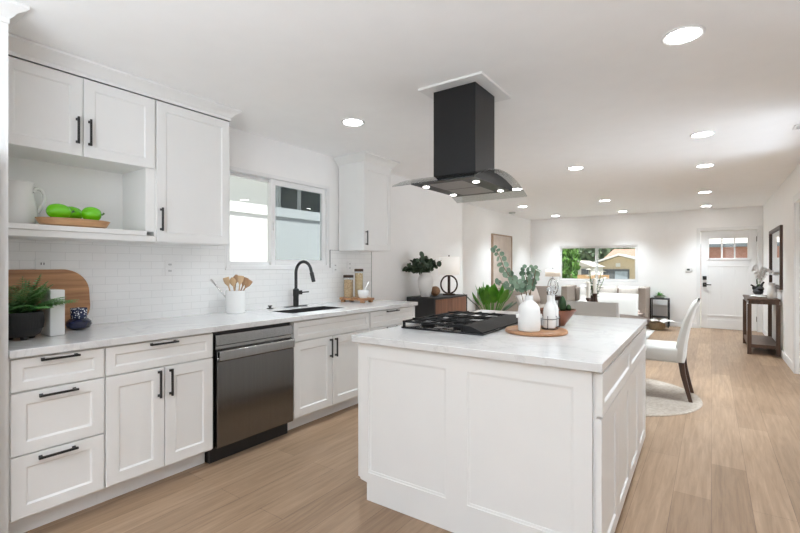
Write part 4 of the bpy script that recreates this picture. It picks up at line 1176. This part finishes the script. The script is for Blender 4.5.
lv.build('leaves', M['leafbright'], t, fix=False); ld.build('dark_leaves', M['leafdark'], t, fix=False)

# ------------------------------------------------------------------ dining corner
tag(MB().lathe([(0.80, 0.0004), (0.805, 0.004), (0.80, 0.011), (0.74, 0.012), (0.735, 0.010), (0.05, 0.010)], (-0.87, 5.04, 0), 72).build('round_rug', M['jute']), 'round cream woven rug under the dining chairs', 'rug')
RZ = 0.0125
DC = V(-0.93, 5.10, 0)
t = thing('dining_table', 'small round dining table in the middle of the white chairs', 'table', (DC.x, DC.y, RZ))
MB().lathe([(0.40, 0.735), (0.42, 0.74), (0.42, 0.757), (0.415, 0.762)], (DC.x, DC.y, 0), 48).build('tabletop', M['espresso'], t)
MB().lathe([(0.17, RZ), (0.17, RZ + 0.02), (0.06, RZ + 0.05), (0.045, 0.3), (0.05, 0.6), (0.12, 0.734)], (DC.x, DC.y, 0), 32).build('pedestal', M['espresso'], t)
def make_chair(label):
    # faces +Y in its own frame, back at -Y
    t = thing('dining_chair', label, 'chair', (0, 0, 0), 0, 'white dining chairs on the round rug')
    MB().rbox(-0.225, 0.225, -0.20, 0.24, 0.36, 0.505, 0.03, 4).build('seat', M['cream'], t)
    # curved reclining back
    path = [(-0.185, 0.37), (-0.195, 0.50), (-0.215, 0.62), (-0.245, 0.75), (-0.285, 0.87), (-0.315, 0.94), (-0.335, 0.965)]
    thk = [0.085, 0.085, 0.08, 0.075, 0.065, 0.052, 0.03]
    L = []
    for (y, z), th_ in zip(path, thk):
        x = 0.225; r_ = 0.02
        L.append([(-x, y - th_ / 2 + r_, z), (-x + r_, y - th_ / 2, z), (x - r_, y - th_ / 2, z), (x, y - th_ / 2 + r_, z), (x, y + th_ / 2 - r_, z), (x - r_, y + th_ / 2, z), (-x + r_, y + th_ / 2, z), (-x, y + th_ / 2 - r_, z)])
    MB().loops(L).build('backrest', M['cream'], t, bevel=0.006, sharp=50)
    for s_ in (-1, 1):
        MB().loops([[(s_ * 0.19 - 0.016, 0.20, 0), (s_ * 0.19 + 0.016, 0.20, 0), (s_ * 0.19 + 0.016, 0.232, 0), (s_ * 0.19 - 0.016, 0.232, 0)],
                    [(s_ * 0.19 - 0.022, 0.185, 0.36), (s_ * 0.19 + 0.022, 0.185, 0.36), (s_ * 0.19 + 0.022, 0.232, 0.36), (s_ * 0.19 - 0.022, 0.232, 0.36)]]).build('leg', M['espresso'], t, bevel=0.002)
        Ls = []
        for (y, z, w_) in ((-0.275, 0, 0.016), (-0.245, 0.12, 0.019), (-0.215, 0.25, 0.022), (-0.20, 0.365, 0.024)):
            Ls.append([(s_ * 0.19 - w_, y - w_, z), (s_ * 0.19 + w_, y - w_, z), (s_ * 0.19 + w_, y + w_, z), (s_ * 0.19 - w_, y + w_, z)])
        MB().loops(Ls).build('leg', M['espresso'], t, bevel=0.002)
    return t
ch = make_chair('white upholstered dining chair seen side-on, right of the island with dark legs')
ch.location = (-0.435, 5.20, RZ); ch.rotation_euler = (0, 0, R(90)); W[ch] = Matrix.Translation(ch.location) @ Matrix.Rotation(R(90), 4, 'Z')
copy_tree(ch, (-0.91, 4.64, RZ), R(2), 'white dining chair with its back to the island, just right of the planter bowl')
copy_tree(ch, (-0.91, 5.50, RZ), R(182), 'white dining chair on the far side of the table, facing the island')
copy_tree(ch, (-1.44, 4.95, RZ), R(-88), 'white dining chair at the left of the table, behind the bottle vase')
# candlesticks and lilies on the dining table
def candlestick(x, y, hh, label):
    z = 0.7625
    t = thing('candlestick', label, 'candlestick', (x, y, z), 0, 'candlesticks on the dining table')
    MB().lathe([(0.035, 0), (0.035, 0.008), (0.012, 0.02), (0.010, hh * 0.4), (0.02, hh * 0.5), (0.010, hh * 0.6), (0.014, hh * 0.85), (0.026, hh * 0.92), (0.026, hh)], (x, y, z), 20).build('holder', M['espresso'], t)
    MB().lathe([(0.020, hh + 0.0003), (0.0195, hh + 0.16), (0.004, hh + 0.165)], (x, y, z), 16).build('candle', M['candle'], t)
candlestick(-1.05, 4.90, 0.21, 'dark wooden candlestick with ivory candle, left one on the dining table')
candlestick(-1.02, 5.06, 0.25, 'dark wooden candlestick with ivory candle, right one in front of the lilies')
vx, vy = -1.07, 5.25
t = thing('lily_vase', 'vase of white lilies on the dining table behind the candles', 'flowers', (vx, vy, 0.7625))
MB().lathe([(0.035, 0.0), (0.05, 0.01), (0.055, 0.08), (0.04, 0.16), (0.036, 0.2), (0.042, 0.21)], (vx, vy, 0.7625), 24).build('vase', M['espresso'], t)
st = MB(); pt = MB(); lv = MB()
for i in range(9):
    a = 2 * math.pi * i * 0.382; rr = 0.03 + 0.075 * (i % 3) / 2; hh = 0.24 + 0.22 * ((i * 5) % 9) / 9
    p0 = V(vx, vy, 0.9); p1 = V(vx + rr * math.cos(a), vy + rr * math.sin(a), 0.7625 + hh + 0.06)
    st.tube([p0, p0.lerp(p1, 0.5), p1], 0.003, 6)
    for q in range(6):
        b_ = 2 * math.pi * q / 6
        leaf(pt, p1, (math.cos(b_), math.sin(b_) - 0.25, 0.55), Z_, 0.066, 0.034, 0.35, 4)
    for q in range(5):
        b_ = 2 * math.pi * q / 3 + i
        leaf(lv, p0.lerp(p1, 0.35 + 0.12 * q), (math.cos(b_), math.sin(b_), 0.4), Z_, 0.085, 0.03, 0.2, 4)
st.build('stalks', M['greenstem'], t); pt.build('blooms', M['petal'], t, fix=False); lv.build('leaves', M['leafdark'], t, fix=False)

# ------------------------------------------------------------------ living room
tag(MB().rbox(-2.86, -0.935, 7.7, 10.26, 0.0004, 0.012, 0.004).build('area_rug', M['rug']), 'large pale grey rug under the coffee table', 'rug')
RG = 0.0125
def sofa(label, loc, rz, width, depth=0.88, back=0.82, arm=0.86, nseat=2):
    """faces -Y in its own frame; back at +Y; x centred"""
    t = thing('sofa', label, 'sofa', loc, rz, None)
    m = W[t]; w = width / 2
    MB(m).rbox(-w + 0.02, w - 0.02, -depth / 2 + 0.03, depth / 2 - 0.01, 0.08, 0.30, 0.02).build('base', M['sofa'], t)
    MB(m).rbox(-w + 0.135, w - 0.135, depth / 2 - 0.20, depth / 2, 0.29, back, 0.04, 4).build('backrest', M['sofa'], t)
    for s_ in (-1, 1):
        a, b_ = sorted((s_ * w, s_ * (w - 0.14)))
        MB(m).rbox(a, b_, -depth / 2, depth / 2, 0.08, arm, 0.025, 4).build('arm', M['sofa'], t)
    sw = (width - 0.28) / nseat
    for i in range(nseat):
        a = -w + 0.14 + sw * i
        MB(m).rbox(a + 0.004, a + sw - 0.004, -depth / 2 + 0.005, depth / 2 - 0.20, 0.30, 0.46, 0.04, 4).build('seat_cushion', M['sofa'], t)
    for sx in (-1, 1):
        for sy in (-1, 1):
            MB(m).lathe([(0.018, 0), (0.025, 0.082)], (sx * (w - 0.08), sy * (depth / 2 - 0.08), 0), 12).build('leg', M['espresso'], t)
    return t
sofa('taupe sofa facing the room in front of the living room window', (-1.945, 10.72, 0.0), 0, 1.69)
sofa('taupe sofa along the left wall beneath the textured wall art', (-3.32, 9.0, 0.0), R(90), 2.15)
def pillow(x, y, z, rx, rz, s, m_, label, grp):
    mt = Matrix.Translation((x, y, z)) @ Matrix.Rotation(rz, 4, 'Z') @ Matrix.Rotation(rx, 4, 'X')
    L = []; n = 8; mb = MB()
    vs = []; fs = []
    idx = {}
    for sd in (-1, 1):
        for i in range(n + 1):
            for j in range(n + 1):
                u_, v_ = -1 + 2 * i / n, -1 + 2 * j / n
                if sd == 1 and (i in (0, n) or j in (0, n)):
                    idx[sd, i, j] = idx[-1, i, j]; continue
                th_ = 0.075 * ((1 - u_ ** 4) * (1 - v_ ** 4)) ** 0.5
                pin = 1 - 0.07 * (1 - abs(u_ * v_)) * max(abs(u_), abs(v_)) ** 3
                idx[sd, i, j] = len(vs); vs.append((u_ * s / 2 * pin, sd * th_, v_ * s / 2 * pin))
    for sd in (-1, 1):
        for i in range(n):
            for j in range(n):
                q = (idx[sd, i, j], idx[sd, i + 1, j], idx[sd, i + 1, j + 1], idx[sd, i, j + 1])
                fs.append(q if sd == -1 else q[::-1])
    mb.add(vs, fs, mt)
    return tag(mb.build('throw_pillow', m_, sharp=80), label, 'pillow', grp)
pillow(-1.90, 10.66, 0.675, R(-18), R(4), 0.42, M['cushion'], 'cream throw pillow at the middle of the sofa under the window', 'pillows on the window sofa')
pillow(-1.465, 10.66, 0.675, R(-18), R(-5), 0.42, M['cushion'], 'cream throw pillow in the right corner of the sofa under the window', 'pillows on the window sofa')
pillow(-3.20, 9.55, 0.69, R(-20), R(82), 0.46, M['pinkcushion'], 'blush throw pillow at the far end of the left sofa', 'pillows on the left sofa')
pillow(-3.20, 8.45, 0.69, R(-20), R(95), 0.46, M['cushion'], 'cream throw pillow near the middle of the left sofa', 'pillows on the left sofa')
# throw blanket over the left arm end of the window sofa back
th_ = MB()
pathb = [(10.26, 0.47), (10.60, 0.475), (10.905, 0.50), (10.935, 0.65), (10.945, 0.80), (10.965, 0.832), (11.05, 0.838), (11.15, 0.828)]
L = []
nx = 10
vs = []; fs = []
for i, (y, z) in enumerate(pathb):
    for j in range(nx + 1):
        x = -2.53 + 0.30 * j / nx
        vs.append((x, y - (0.008 * math.sin(j * 2.1 + i) + 0.012), z + 0.006 * math.sin(j * 1.7) + 0.012))
for i in range(len(pathb) - 1):
    for j in range(nx):
        a = i * (nx + 1) + j
        fs.append((a, a + 1, a + nx + 2, a + nx + 1))
th_.add(vs, fs)
tag(th_.build('throw_blanket', M['throw'], solid=0.012, sharp=80), 'white throw blanket draped over the left seat of the window sofa', 'blanket')
# end table with lamp in the corner
ex, ey = -3.12, 10.80
t = thing('end_table', 'dark wooden end table in the corner between the two sofas', 'table', (ex, ey, 0))
MB().box(ex - 0.25, ex + 0.25, ey - 0.25, ey + 0.25, 0.57, 0.60).build('tabletop', M['espresso'], t, bevel=0.004)
MB().box(ex - 0.22, ex + 0.22, ey - 0.22, ey + 0.22, 0.50, 0.57).build('apron', M['espresso'], t)
for sx in (-1, 1):
    for sy in (-1, 1):
        MB().box(ex + sx * 0.21 - 0.025, ex + sx * 0.21 + 0.025, ey + sy * 0.21 - 0.025, ey + sy * 0.21 + 0.025, 0, 0.4995).build('leg', M['espresso'], t)
lz = 0.6003
t = thing('table_lamp', 'table lamp with a looped metal base and beige drum shade in the far corner', 'lamp', (ex, ey, lz))
MB().rbox(ex - 0.09, ex + 0.09, ey - 0.06, ey + 0.06, lz, lz + 0.02, 0.004).build('base', M['bronze'], t)
rg = MB()
rg.tube([(ex + 0.12 * math.cos(2 * math.pi * i / 36), ey + 0.0, lz + 0.22 + 0.2 * math.sin(2 * math.pi * i / 36)) for i in range(36)], 0.014, 10, closed=True)
rg.tube([(ex + 0.06 * math.cos(2 * math.pi * i / 36), ey + 0.01, lz + 0.22 + 0.19 * math.sin(2 * math.pi * i / 36)) for i in range(36)], 0.010, 10, closed=True)
rg.build('loop', M['chrome'], t)
MB().tube([(ex, ey, lz + 0.41), (ex, ey, lz + 0.5)], 0.008, 8).build('stem', M['bronze'], t)
MB().lathe([(0.18, 0.46), (0.172, 0.63)], (ex, ey, lz), 36, cap0=False, cap1=False).build('lamp_shade', M['shadewarm'], t, solid=0.004)
MB().tube([(ex, ey, lz + 0.5), (ex, ey, lz + 0.655)], 0.005, 8).ball((ex, ey, lz + 0.66), 0.012, 10).build('finial', M['bronze'], t)
# coffee table and what is on it
t = thing('coffee_table', 'low dark wooden coffee table on the grey rug', 'table', (-1.5, 8.85, RG))
MB().box(-2.02, -0.985, 8.55, 9.15, 0.415, 0.45).build('tabletop', M['espresso'], t, bevel=0.004)
MB().box(-1.97, -1.035, 8.60, 9.10, 0.13, 0.15).build('shelf', M['espresso'], t)
for a in (-1.99, -1.055):
    for b_ in (8.57, 9.09):
        MB().box(a, a + 0.04, b_, b_ + 0.04, RG, 0.4145).build('leg', M['espresso'], t)
tag(MB().lathe([(0.03, 0), (0.034, 0.003), (0.034, 0.07), (0.03, 0.07), (0.029, 0.055)], (-1.19, 8.80, 0.4645), 20).build('candle_jar', M['red']), 'small dark red candle jar on the coffee table tray', 'candle')
tag(MB().lathe([(0.12, 0), (0.17, 0.010), (0.172, 0.013), (0.16, 0.0135), (0.03, 0.0135)], (-1.16, 8.85, 0.4505), 36).build('decorative_tray', M['pinkplate']), 'round blush tray on the right end of the coffee table', 'tray')
pl = MB().ball((-1.12, 8.93, 0.499), 0.075, 16, (1, 1, 0.45))
tag(pl.build('shell_bowl', M['pinkplate']), 'rounded blush bowl on the coffee table beside the red candle jar', 'bowl')
# low basket with an open magazine
fx_, fy_ = -0.92, 10.50
t = thing('basket', 'low brown woven basket on the floor in front of the black side table', 'basket', (fx_, fy_, 0.0003))
MB().lathe([(0.12, 0.0), (0.14, 0.015), (0.155, 0.08), (0.15, 0.15), (0.138, 0.15), (0.13, 0.08), (0.10, 0.02)], (fx_, fy_, 0.0003), 36).build('body', mat('tan_weave', (0.22, 0.15, 0.08), 0.9, color2=(0.34, 0.25, 0.15), scale=60, bump=0.5, bscale=90), t)
bk = MB()
for s_ in (-1, 1):
    L = []
    for i in range(7):
        a = i / 6
        zz = 0.03 * math.sin(math.pi * min(1, a * 1.1)) + 0.03 * a
        L.append([(s_ * 0.21 * a, -0.15, zz), (s_ * 0.21 * a, 0.15, zz), (s_ * 0.21 * a, 0.15, zz + 0.012), (s_ * 0.21 * a, -0.15, zz + 0.012)])
    bk.loops(L, m=Matrix.Translation((fx_ + 0.08, fy_ - 0.02, 0.1515)) @ Matrix.Rotation(R(20), 4, 'Z'))
tag(bk.build('open_magazine', M['paper']), 'open white magazine lying across the low brown basket', 'magazine')
# metal side table by the wall
sx0, sx1, sy0_, sy1_ = -1.08, -0.735, 10.87, 11.19
t = thing('side_table', 'two-tier black metal side table left of the front door', 'table', (-0.91, 11.03, 0))
MB().box(sx0, sx1, sy0_, sy1_, 0.595, 0.615).build('tabletop', M['matteblack'], t)
MB().box(sx0 + 0.02, sx1 - 0.02, sy0_ + 0.02, sy1_ - 0.02, 0.205, 0.22).build('shelf', M['matteblack'], t)
for a in (sx0, sx1 - 0.02):
    for b_ in (sy0_, sy1_ - 0.02):
        MB().box(a, a + 0.02, b_, b_ + 0.02, 0, 0.5945).build('leg', M['matteblack'], t)
t = thing('potted_succulent', 'small green plant in a low white bowl on the black side table', 'plant', (-0.92, 11.02, 0.6153))
MB().lathe([(0.05, 0), (0.09, 0.02), (0.11, 0.055), (0.105, 0.055), (0.08, 0.04)], (-0.92, 11.02, 0.6153), 28).build('bowl', M['ceramic'], t)
lv = MB()
for i in range(70):
    a = random.uniform(0, 2 * math.pi); el = random.uniform(0.15, 1.4)
    leaf(lv, (-0.92, 11.02, 0.65), (math.cos(a) * math.cos(el), math.sin(a) * math.cos(el), math.sin(el)), Z_, random.uniform(0.09, 0.16), 0.035, 0.25, 3)
lv.build('leaves', M['fern'], t, fix=False)
# art on the left wall
t = thing('wall_art', 'tall beige textured panel in a thin wooden frame on the left wall', 'wall art', (XL, 9.28, 1.4))
frame_rect(MB(), 'X', XL + 0.0005, XL + 0.045, 8.73, 9.84, 0.80, 2.0, 0.03).build('frame', M['artframe'], t)
MB().box(XL + 0.0005, XL + 0.03, 8.761, 9.809, 0.831, 1.969).build('panel', M['artpanel'], t)
# thermostat
t = thing('thermostat', 'small white thermostat on the back wall left of the front door', 'thermostat', (-0.39, YB, 1.225))
MB().rbox(-0.45, -0.33, YB - 0.02, YB - 0.0003, 1.19, 1.265, 0.005).build('case', M['plate'], t)
MB().box(-0.425, -0.375, YB - 0.0215, YB - 0.0205, 1.215, 1.25).build('display', M['greywin'], t)

# console, orchid, vase and mirror at the right wall
t = thing('console_table', 'dark wooden console table with a low shelf against the right wall', 'table', (0.64, 8.91, 0))
kx0, kx1, ky0, ky1 = 0.437, 0.815, 8.33, 9.49
MB().box(kx0, kx1, ky0, ky1, 0.795, 0.822).build('tabletop', M['console'], t, bevel=0.002)
MB().box(kx0 + 0.015, kx1 - 0.015, ky0 + 0.015, ky1 - 0.015, 0.745, 0.7945).build('apron', M['console'], t)
MB().box(kx0 + 0.01, kx1 - 0.01, ky0 + 0.01, ky1 - 0.01, 0.10, 0.15).build('shelf', M['console'], t)
for a in (kx0, kx1 - 0.05):
    for b_ in (ky0, ky1 - 0.05):
        MB().box(a, a + 0.05, b_, b_ + 0.05, 0, 0.7445).build('leg', M['console'], t, bevel=0.001)
ox, oy, oz = 0.60, 8.90, 0.8223
t = thing('potted_orchid', 'white orchid in a black driftwood pot on the console table', 'plant', (ox, oy, oz))
MB().lathe([(0.10, 0), (0.115, 0.01), (0.08, 0.025)], (ox, oy, oz), 28).build('dish', M['ceramic'], t)
p_ = MB()
for (dx, dy, dz, r_) in ((0, 0, 0.085, 0.062), (0.025, -0.02, 0.13, 0.045), (-0.03, 0.02, 0.135, 0.04), (0.02, 0.03, 0.17, 0.035)):
    p_.ball((ox + dx, oy + dy, oz + dz), r_, 12, (1.1, 1.1, 0.9))
p_.tube([(ox - 0.09, oy - 0.02, oz + 0.19), (ox - 0.03, oy, oz + 0.15), (ox + 0.06, oy + 0.02, oz + 0.18)], [0.011, 0.017, 0.011], 8)
p_.tube([(ox + 0.02, oy - 0.02, oz + 0.15), (ox + 0.07, oy - 0.02, oz + 0.24)], [0.02, 0.012], 8)
p_.build('driftwood_pot', M['matteblack'], t)
st = MB(); pt = MB()
for (dx, dy, hh) in ((-0.03, -0.02, 0.47), (0.06, 0.03, 0.44), (0.10, -0.04, 0.40)):
    P = [V(ox, oy, oz + 0.12), V(ox + dx * 0.4, oy + dy * 0.4, oz + hh * 0.7), V(ox + dx, oy + dy, oz + hh), V(ox + dx * 2.4 + 0.02, oy + dy * 2.2, oz + hh - 0.05)]
    st.tube(P, 0.004, 6)
    for q in range(7):
        p = P[1].lerp(P[2], q / 3) if q < 4 else P[2].lerp(P[3], (q - 3) / 3)
        for j in range(5):
            b_ = 2 * math.pi * j / 5 + q
            leaf(pt, p, (math.cos(b_) * 0.8, -0.5, math.sin(b_)), V(0, -1, 0), 0.048, 0.042, 0.05, 3)
st.build('stalks', M['greenstem'], t); pt.build('blooms', M['orchid'], t, fix=False)
tag(MB().lathe([(0.035, 0), (0.05, 0.01), (0.062, 0.07), (0.05, 0.15), (0.034, 0.19), (0.046, 0.24), (0.043, 0.24), (0.03, 0.19), (0.045, 0.15), (0.055, 0.07), (0.03, 0.012)], (0.73, 8.47, 0.8223), 28).build('glass_vase', M['matteceramic']), 'pale curvy vase at the near end of the console table', 'vase')
t = thing('wall_mirror', 'black framed rectangular mirror above the console table', 'mirror', (XR, 9.02, 1.4))
frame_rect(MB(), 'X', XR - 0.035, XR - 0.0005, 8.284, 9.754, 0.965, 1.895, 0.05).build('frame', M['espresso'], t, bevel=0.003)
MB().box(XR - 0.014, XR - 0.006, 8.335, 9.703, 1.016, 1.844).build('glass', M['mirror'], t)

# ceiling registers
t = thing('ceiling_vent', 'white ceiling vent with dark slots at the right edge of the picture', 'vent', (0.70, 5.05, H))
frame_rect(MB(), 'Z_', 0, 0, 0, 0, 0, 0, 0) if False else None
v_ = MB().box(0.58, 0.84 - 0.01, 4.98, 5.0, H - 0.01, H - 0.0005).box(0.58, 0.83, 5.10, 5.12, H - 0.01, H - 0.0005).box(0.58, 0.60, 5.0, 5.10, H - 0.01, H - 0.0005).box(0.81, 0.83, 5.0, 5.10, H - 0.01, H - 0.0005)
v_.build('frame', M['trim'], t)
MB().box(0.60, 0.81, 5.0, 5.10, H - 0.003, H - 0.0008).build('duct_opening', M['matteblack'], t)
for i in range(5):
    MB().box(0.60, 0.81, 5.008 + 0.02 * i, 5.014 + 0.02 * i, H - 0.009, H - 0.0035).build('louver', M['trim'], t)
t = thing('smoke_detector', 'small round detector on the ceiling near the left living room wall', 'smoke detector', (-3.6, 9.4, H))
MB().lathe([(0.07, -0.0005), (0.07, -0.02), (0.055, -0.035), (0.01, -0.037)], (-3.6, 9.4, H), 28).build('case', mat('grey_plastic', (0.55, 0.55, 0.54), 0.5), t)

# ------------------------------------------------------------------ outdoors
struct(MB().box(-60, 60, -40, 90, -0.5, -0.2).build('ground', M['lawn']))
# white vinyl fence beside the kitchen window
t = thing('vinyl_fence', 'white vinyl privacy fence outside the kitchen window', 'fence', (-5.4, 4.5, -0.2))
MB().box(-5.43, -5.39, -1.0, 12.0, -0.2, 2.06).build('panel', M['fencewhite'], t)
MB().box(-5.46, -5.36, -1.0, 12.0, 2.06, 2.20).build('top_rail', M['fencewhite'], t)
MB().box(-5.45, -5.37, -1.0, 12.0, -0.1, 0.0).build('bottom_rail', M['fencewhite'], t)
for y in (-0.9, 1.1, 3.1, 6.1, 8.5, 10.9):
    MB().box(-5.47, -5.35, y - 0.06, y + 0.06, -0.2, 2.24).build('post', M['fencewhite'], t)
# neighbour house beyond the fence
t = thing('neighbor_house', 'white neighbouring house with dark windows beyond the vinyl fence', 'house', (-9.5, 5.0, -0.2))
MB().box(-12.5, -8.0, -3.0, 12.0, -0.2, 3.5).build('wall', M['whitepaint'], t)
MB().box(-13.0, -7.3, -3.5, 12.5, 3.5, 3.65).build('eave', M['whitepaint'], t)
MB().prism([(-13.0, 3.65), (-7.3, 3.65), (-10.2, 5.0)], 'Y', -3.5, 12.5).build('roof', M['darkgrey'], t)
for a, b_ in ((6.55, 7.12), (7.15, 8.05), (1.0, 2.2)):
    o = MB().box(-8.0, -7.97, a, b_, 2.35, 3.2).build('window', M['whitepaint'], t)
    MB().box(-7.969, -7.955, a + 0.05, b_ - 0.05, 2.40, 3.15).build('pane', M['greywin'], o)
# garage house across the street, seen through the living room window
t = thing('garage_house', 'tan stucco house with a tile roof seen through the right window pane', 'house', (-4.0, 34.0, -0.2))
gx0_, gx1_, gy = -6.45, -3.35, 32.0
MB().prism([(gx0_, -0.2), (gx1_, -0.2), (gx1_, 1.55), (-4.95, 1.98), (gx0_, 1.46)], 'Y', gy, gy + 5).build('wall', M['stucco'], t)
r_ = MB()
for (a, b_) in (((gx0_ - 0.25, 1.42), (-4.95, 2.02)), ((-4.95, 2.02), (gx1_ + 0.3, 1.50))):
    r_.prism([(a[0], a[1]), (b_[0], b_[1]), (b_[0], b_[1] + 0.12), (a[0], a[1] + 0.12)], 'Y', gy - 0.35, gy + 5)
r_.build('gable_trim', M['whitepaint'], t)
MB().prism([(gy + 0.2, 1.7), (gy + 5, 2.62), (gy + 9, 1.7)], 'X', -6.1, -2.6).build('roof', M['rooftile'], t)
o = MB().box(-6.0, -4.35, gy - 0.06, gy - 0.001, 0.0, 1.12).build('door_surround', M['darkgrey'], t)
MB().box(-5.92, -5.2, gy - 0.075, gy - 0.061, 0.05, 0.98).build('dark_door', M['darkgrey'], t)
MB().box(-5.19, -4.45, gy - 0.075, gy - 0.061, 0.05, 0.98).build('pale_door', M['bluegrey'], t)
MB().box(-5.15, -4.88, gy - 0.05, gy - 0.001, 1.28, 1.52).build('attic_vent', M['whitepaint'], t)
# white house and timber fence between the tree and the garage
t = thing('white_house', 'white house behind the timber fence seen through the left window pane', 'house', (-6.8, 30, -0.2))
MB().box(-7.3, -5.75, 27.6, 31.0, -0.2, 1.28).build('wall', M['whitepaint'], t)
MB().prism([(-7.5, 1.28), (-5.6, 1.28), (-6.6, 1.68)], 'Y', 27.4, 31.2).build('roof', mat('grey_shingle', (0.45, 0.43, 0.41), 0.9), t)
MB().box(-6.3, -5.9, 27.55, 27.599, 0.70, 1.15).build('window', M['darkgrey'], t)
t = thing('timber_fence', 'orange-brown timber fence seen low in the left window pane', 'fence', (-6.0, 26, -0.2))
for i in range(24):
    MB().box(-6.9 + 0.1 * i, -6.81 + 0.1 * i, 25.98, 26.0, -0.2, 0.84).build('board', M['woodfence'], t)
MB().box(-6.9, -4.5, 26.001, 26.04, 0.5, 0.58).build('rail', M['woodfence'], t)
def tree(x, y, zc_, rx, rz_, n, size, m_, label, trunk=0.12, seed=1):
    rnd = random.Random(seed)
    t = thing('tree', label, 'tree', (x, y, -0.2))
    MB().tube([(x, y, -0.2), (x + 0.05, y, zc_ * 0.6), (x, y, zc_ + rz_ * 0.5)], [trunk, trunk * 0.8, trunk * 0.2], 10).build('trunk', M['bark'], t)
    lv = MB()
    for i in range(n):
        while True:
            p = V(rnd.uniform(-1, 1), rnd.uniform(-1, 1), rnd.uniform(-1, 1))
            if p.length < 1 and p.length > 0.35: break
        k_ = 1 + 0.22 * noise.noise(p * 2.3 + V(seed, 0, 0))
        c_ = V(x + p.x * rx * k_, y + p.y * rx * k_, zc_ + p.z * rz_ * k_)
        roundleaf(lv, c_, V(rnd.uniform(-1, 1), rnd.uniform(-1, 1), rnd.uniform(-.3, 1)), size * rnd.uniform(0.6, 1.2), 0.6, 5)
    lv.build('foliage', m_, t, fix=False)
tree(-4.95, 17.5, 1.45, 0.85, 1.25, 2600, 0.10, M['treeleaf'], 'bright green leafy tree filling the left window pane', seed=3)
for i, (x, y, zc_, rx, rz_, lb) in enumerate([(-10.9, 48, 1.9, 1.3, 1.6, 'dark green far tree above the white house, left of the window bar'),
                                              (-8.5, 42, 2.1, 1.3, 1.5, 'dark green far tree just right of the window bar'),
                                              (-7.2, 50, 2.6, 2.0, 1.6, 'dark far tree behind the left slope of the tile roof'),
                                              (-4.6, 58, 3.0, 2.0, 1.7, 'dark far tree behind the right slope of the tile roof')]):
    tree(x, y, zc_, rx, rz_, 900, 0.28, M['treedark'], lb, 0.15, seed=10 + i)
# street front seen through the door panes
t = thing('brick_house', 'red brick house front seen through the front door panes', 'house', (1.2, 24, -0.2))
MB().box(-1.5, 5.5, 24.0, 28.0, -0.2, 2.15).build('wall', M['brickred'], t)
MB().box(-1.8, 5.8, 23.6, 28.4, 2.15, 2.3).build('eave', M['darkgrey'], t)
MB().prism([(23.6, 2.3), (28.4, 2.3), (26, 3.4)], 'X', -1.8, 5.8).build('roof', mat('pale_roof', (0.6, 0.58, 0.56), 0.9), t)
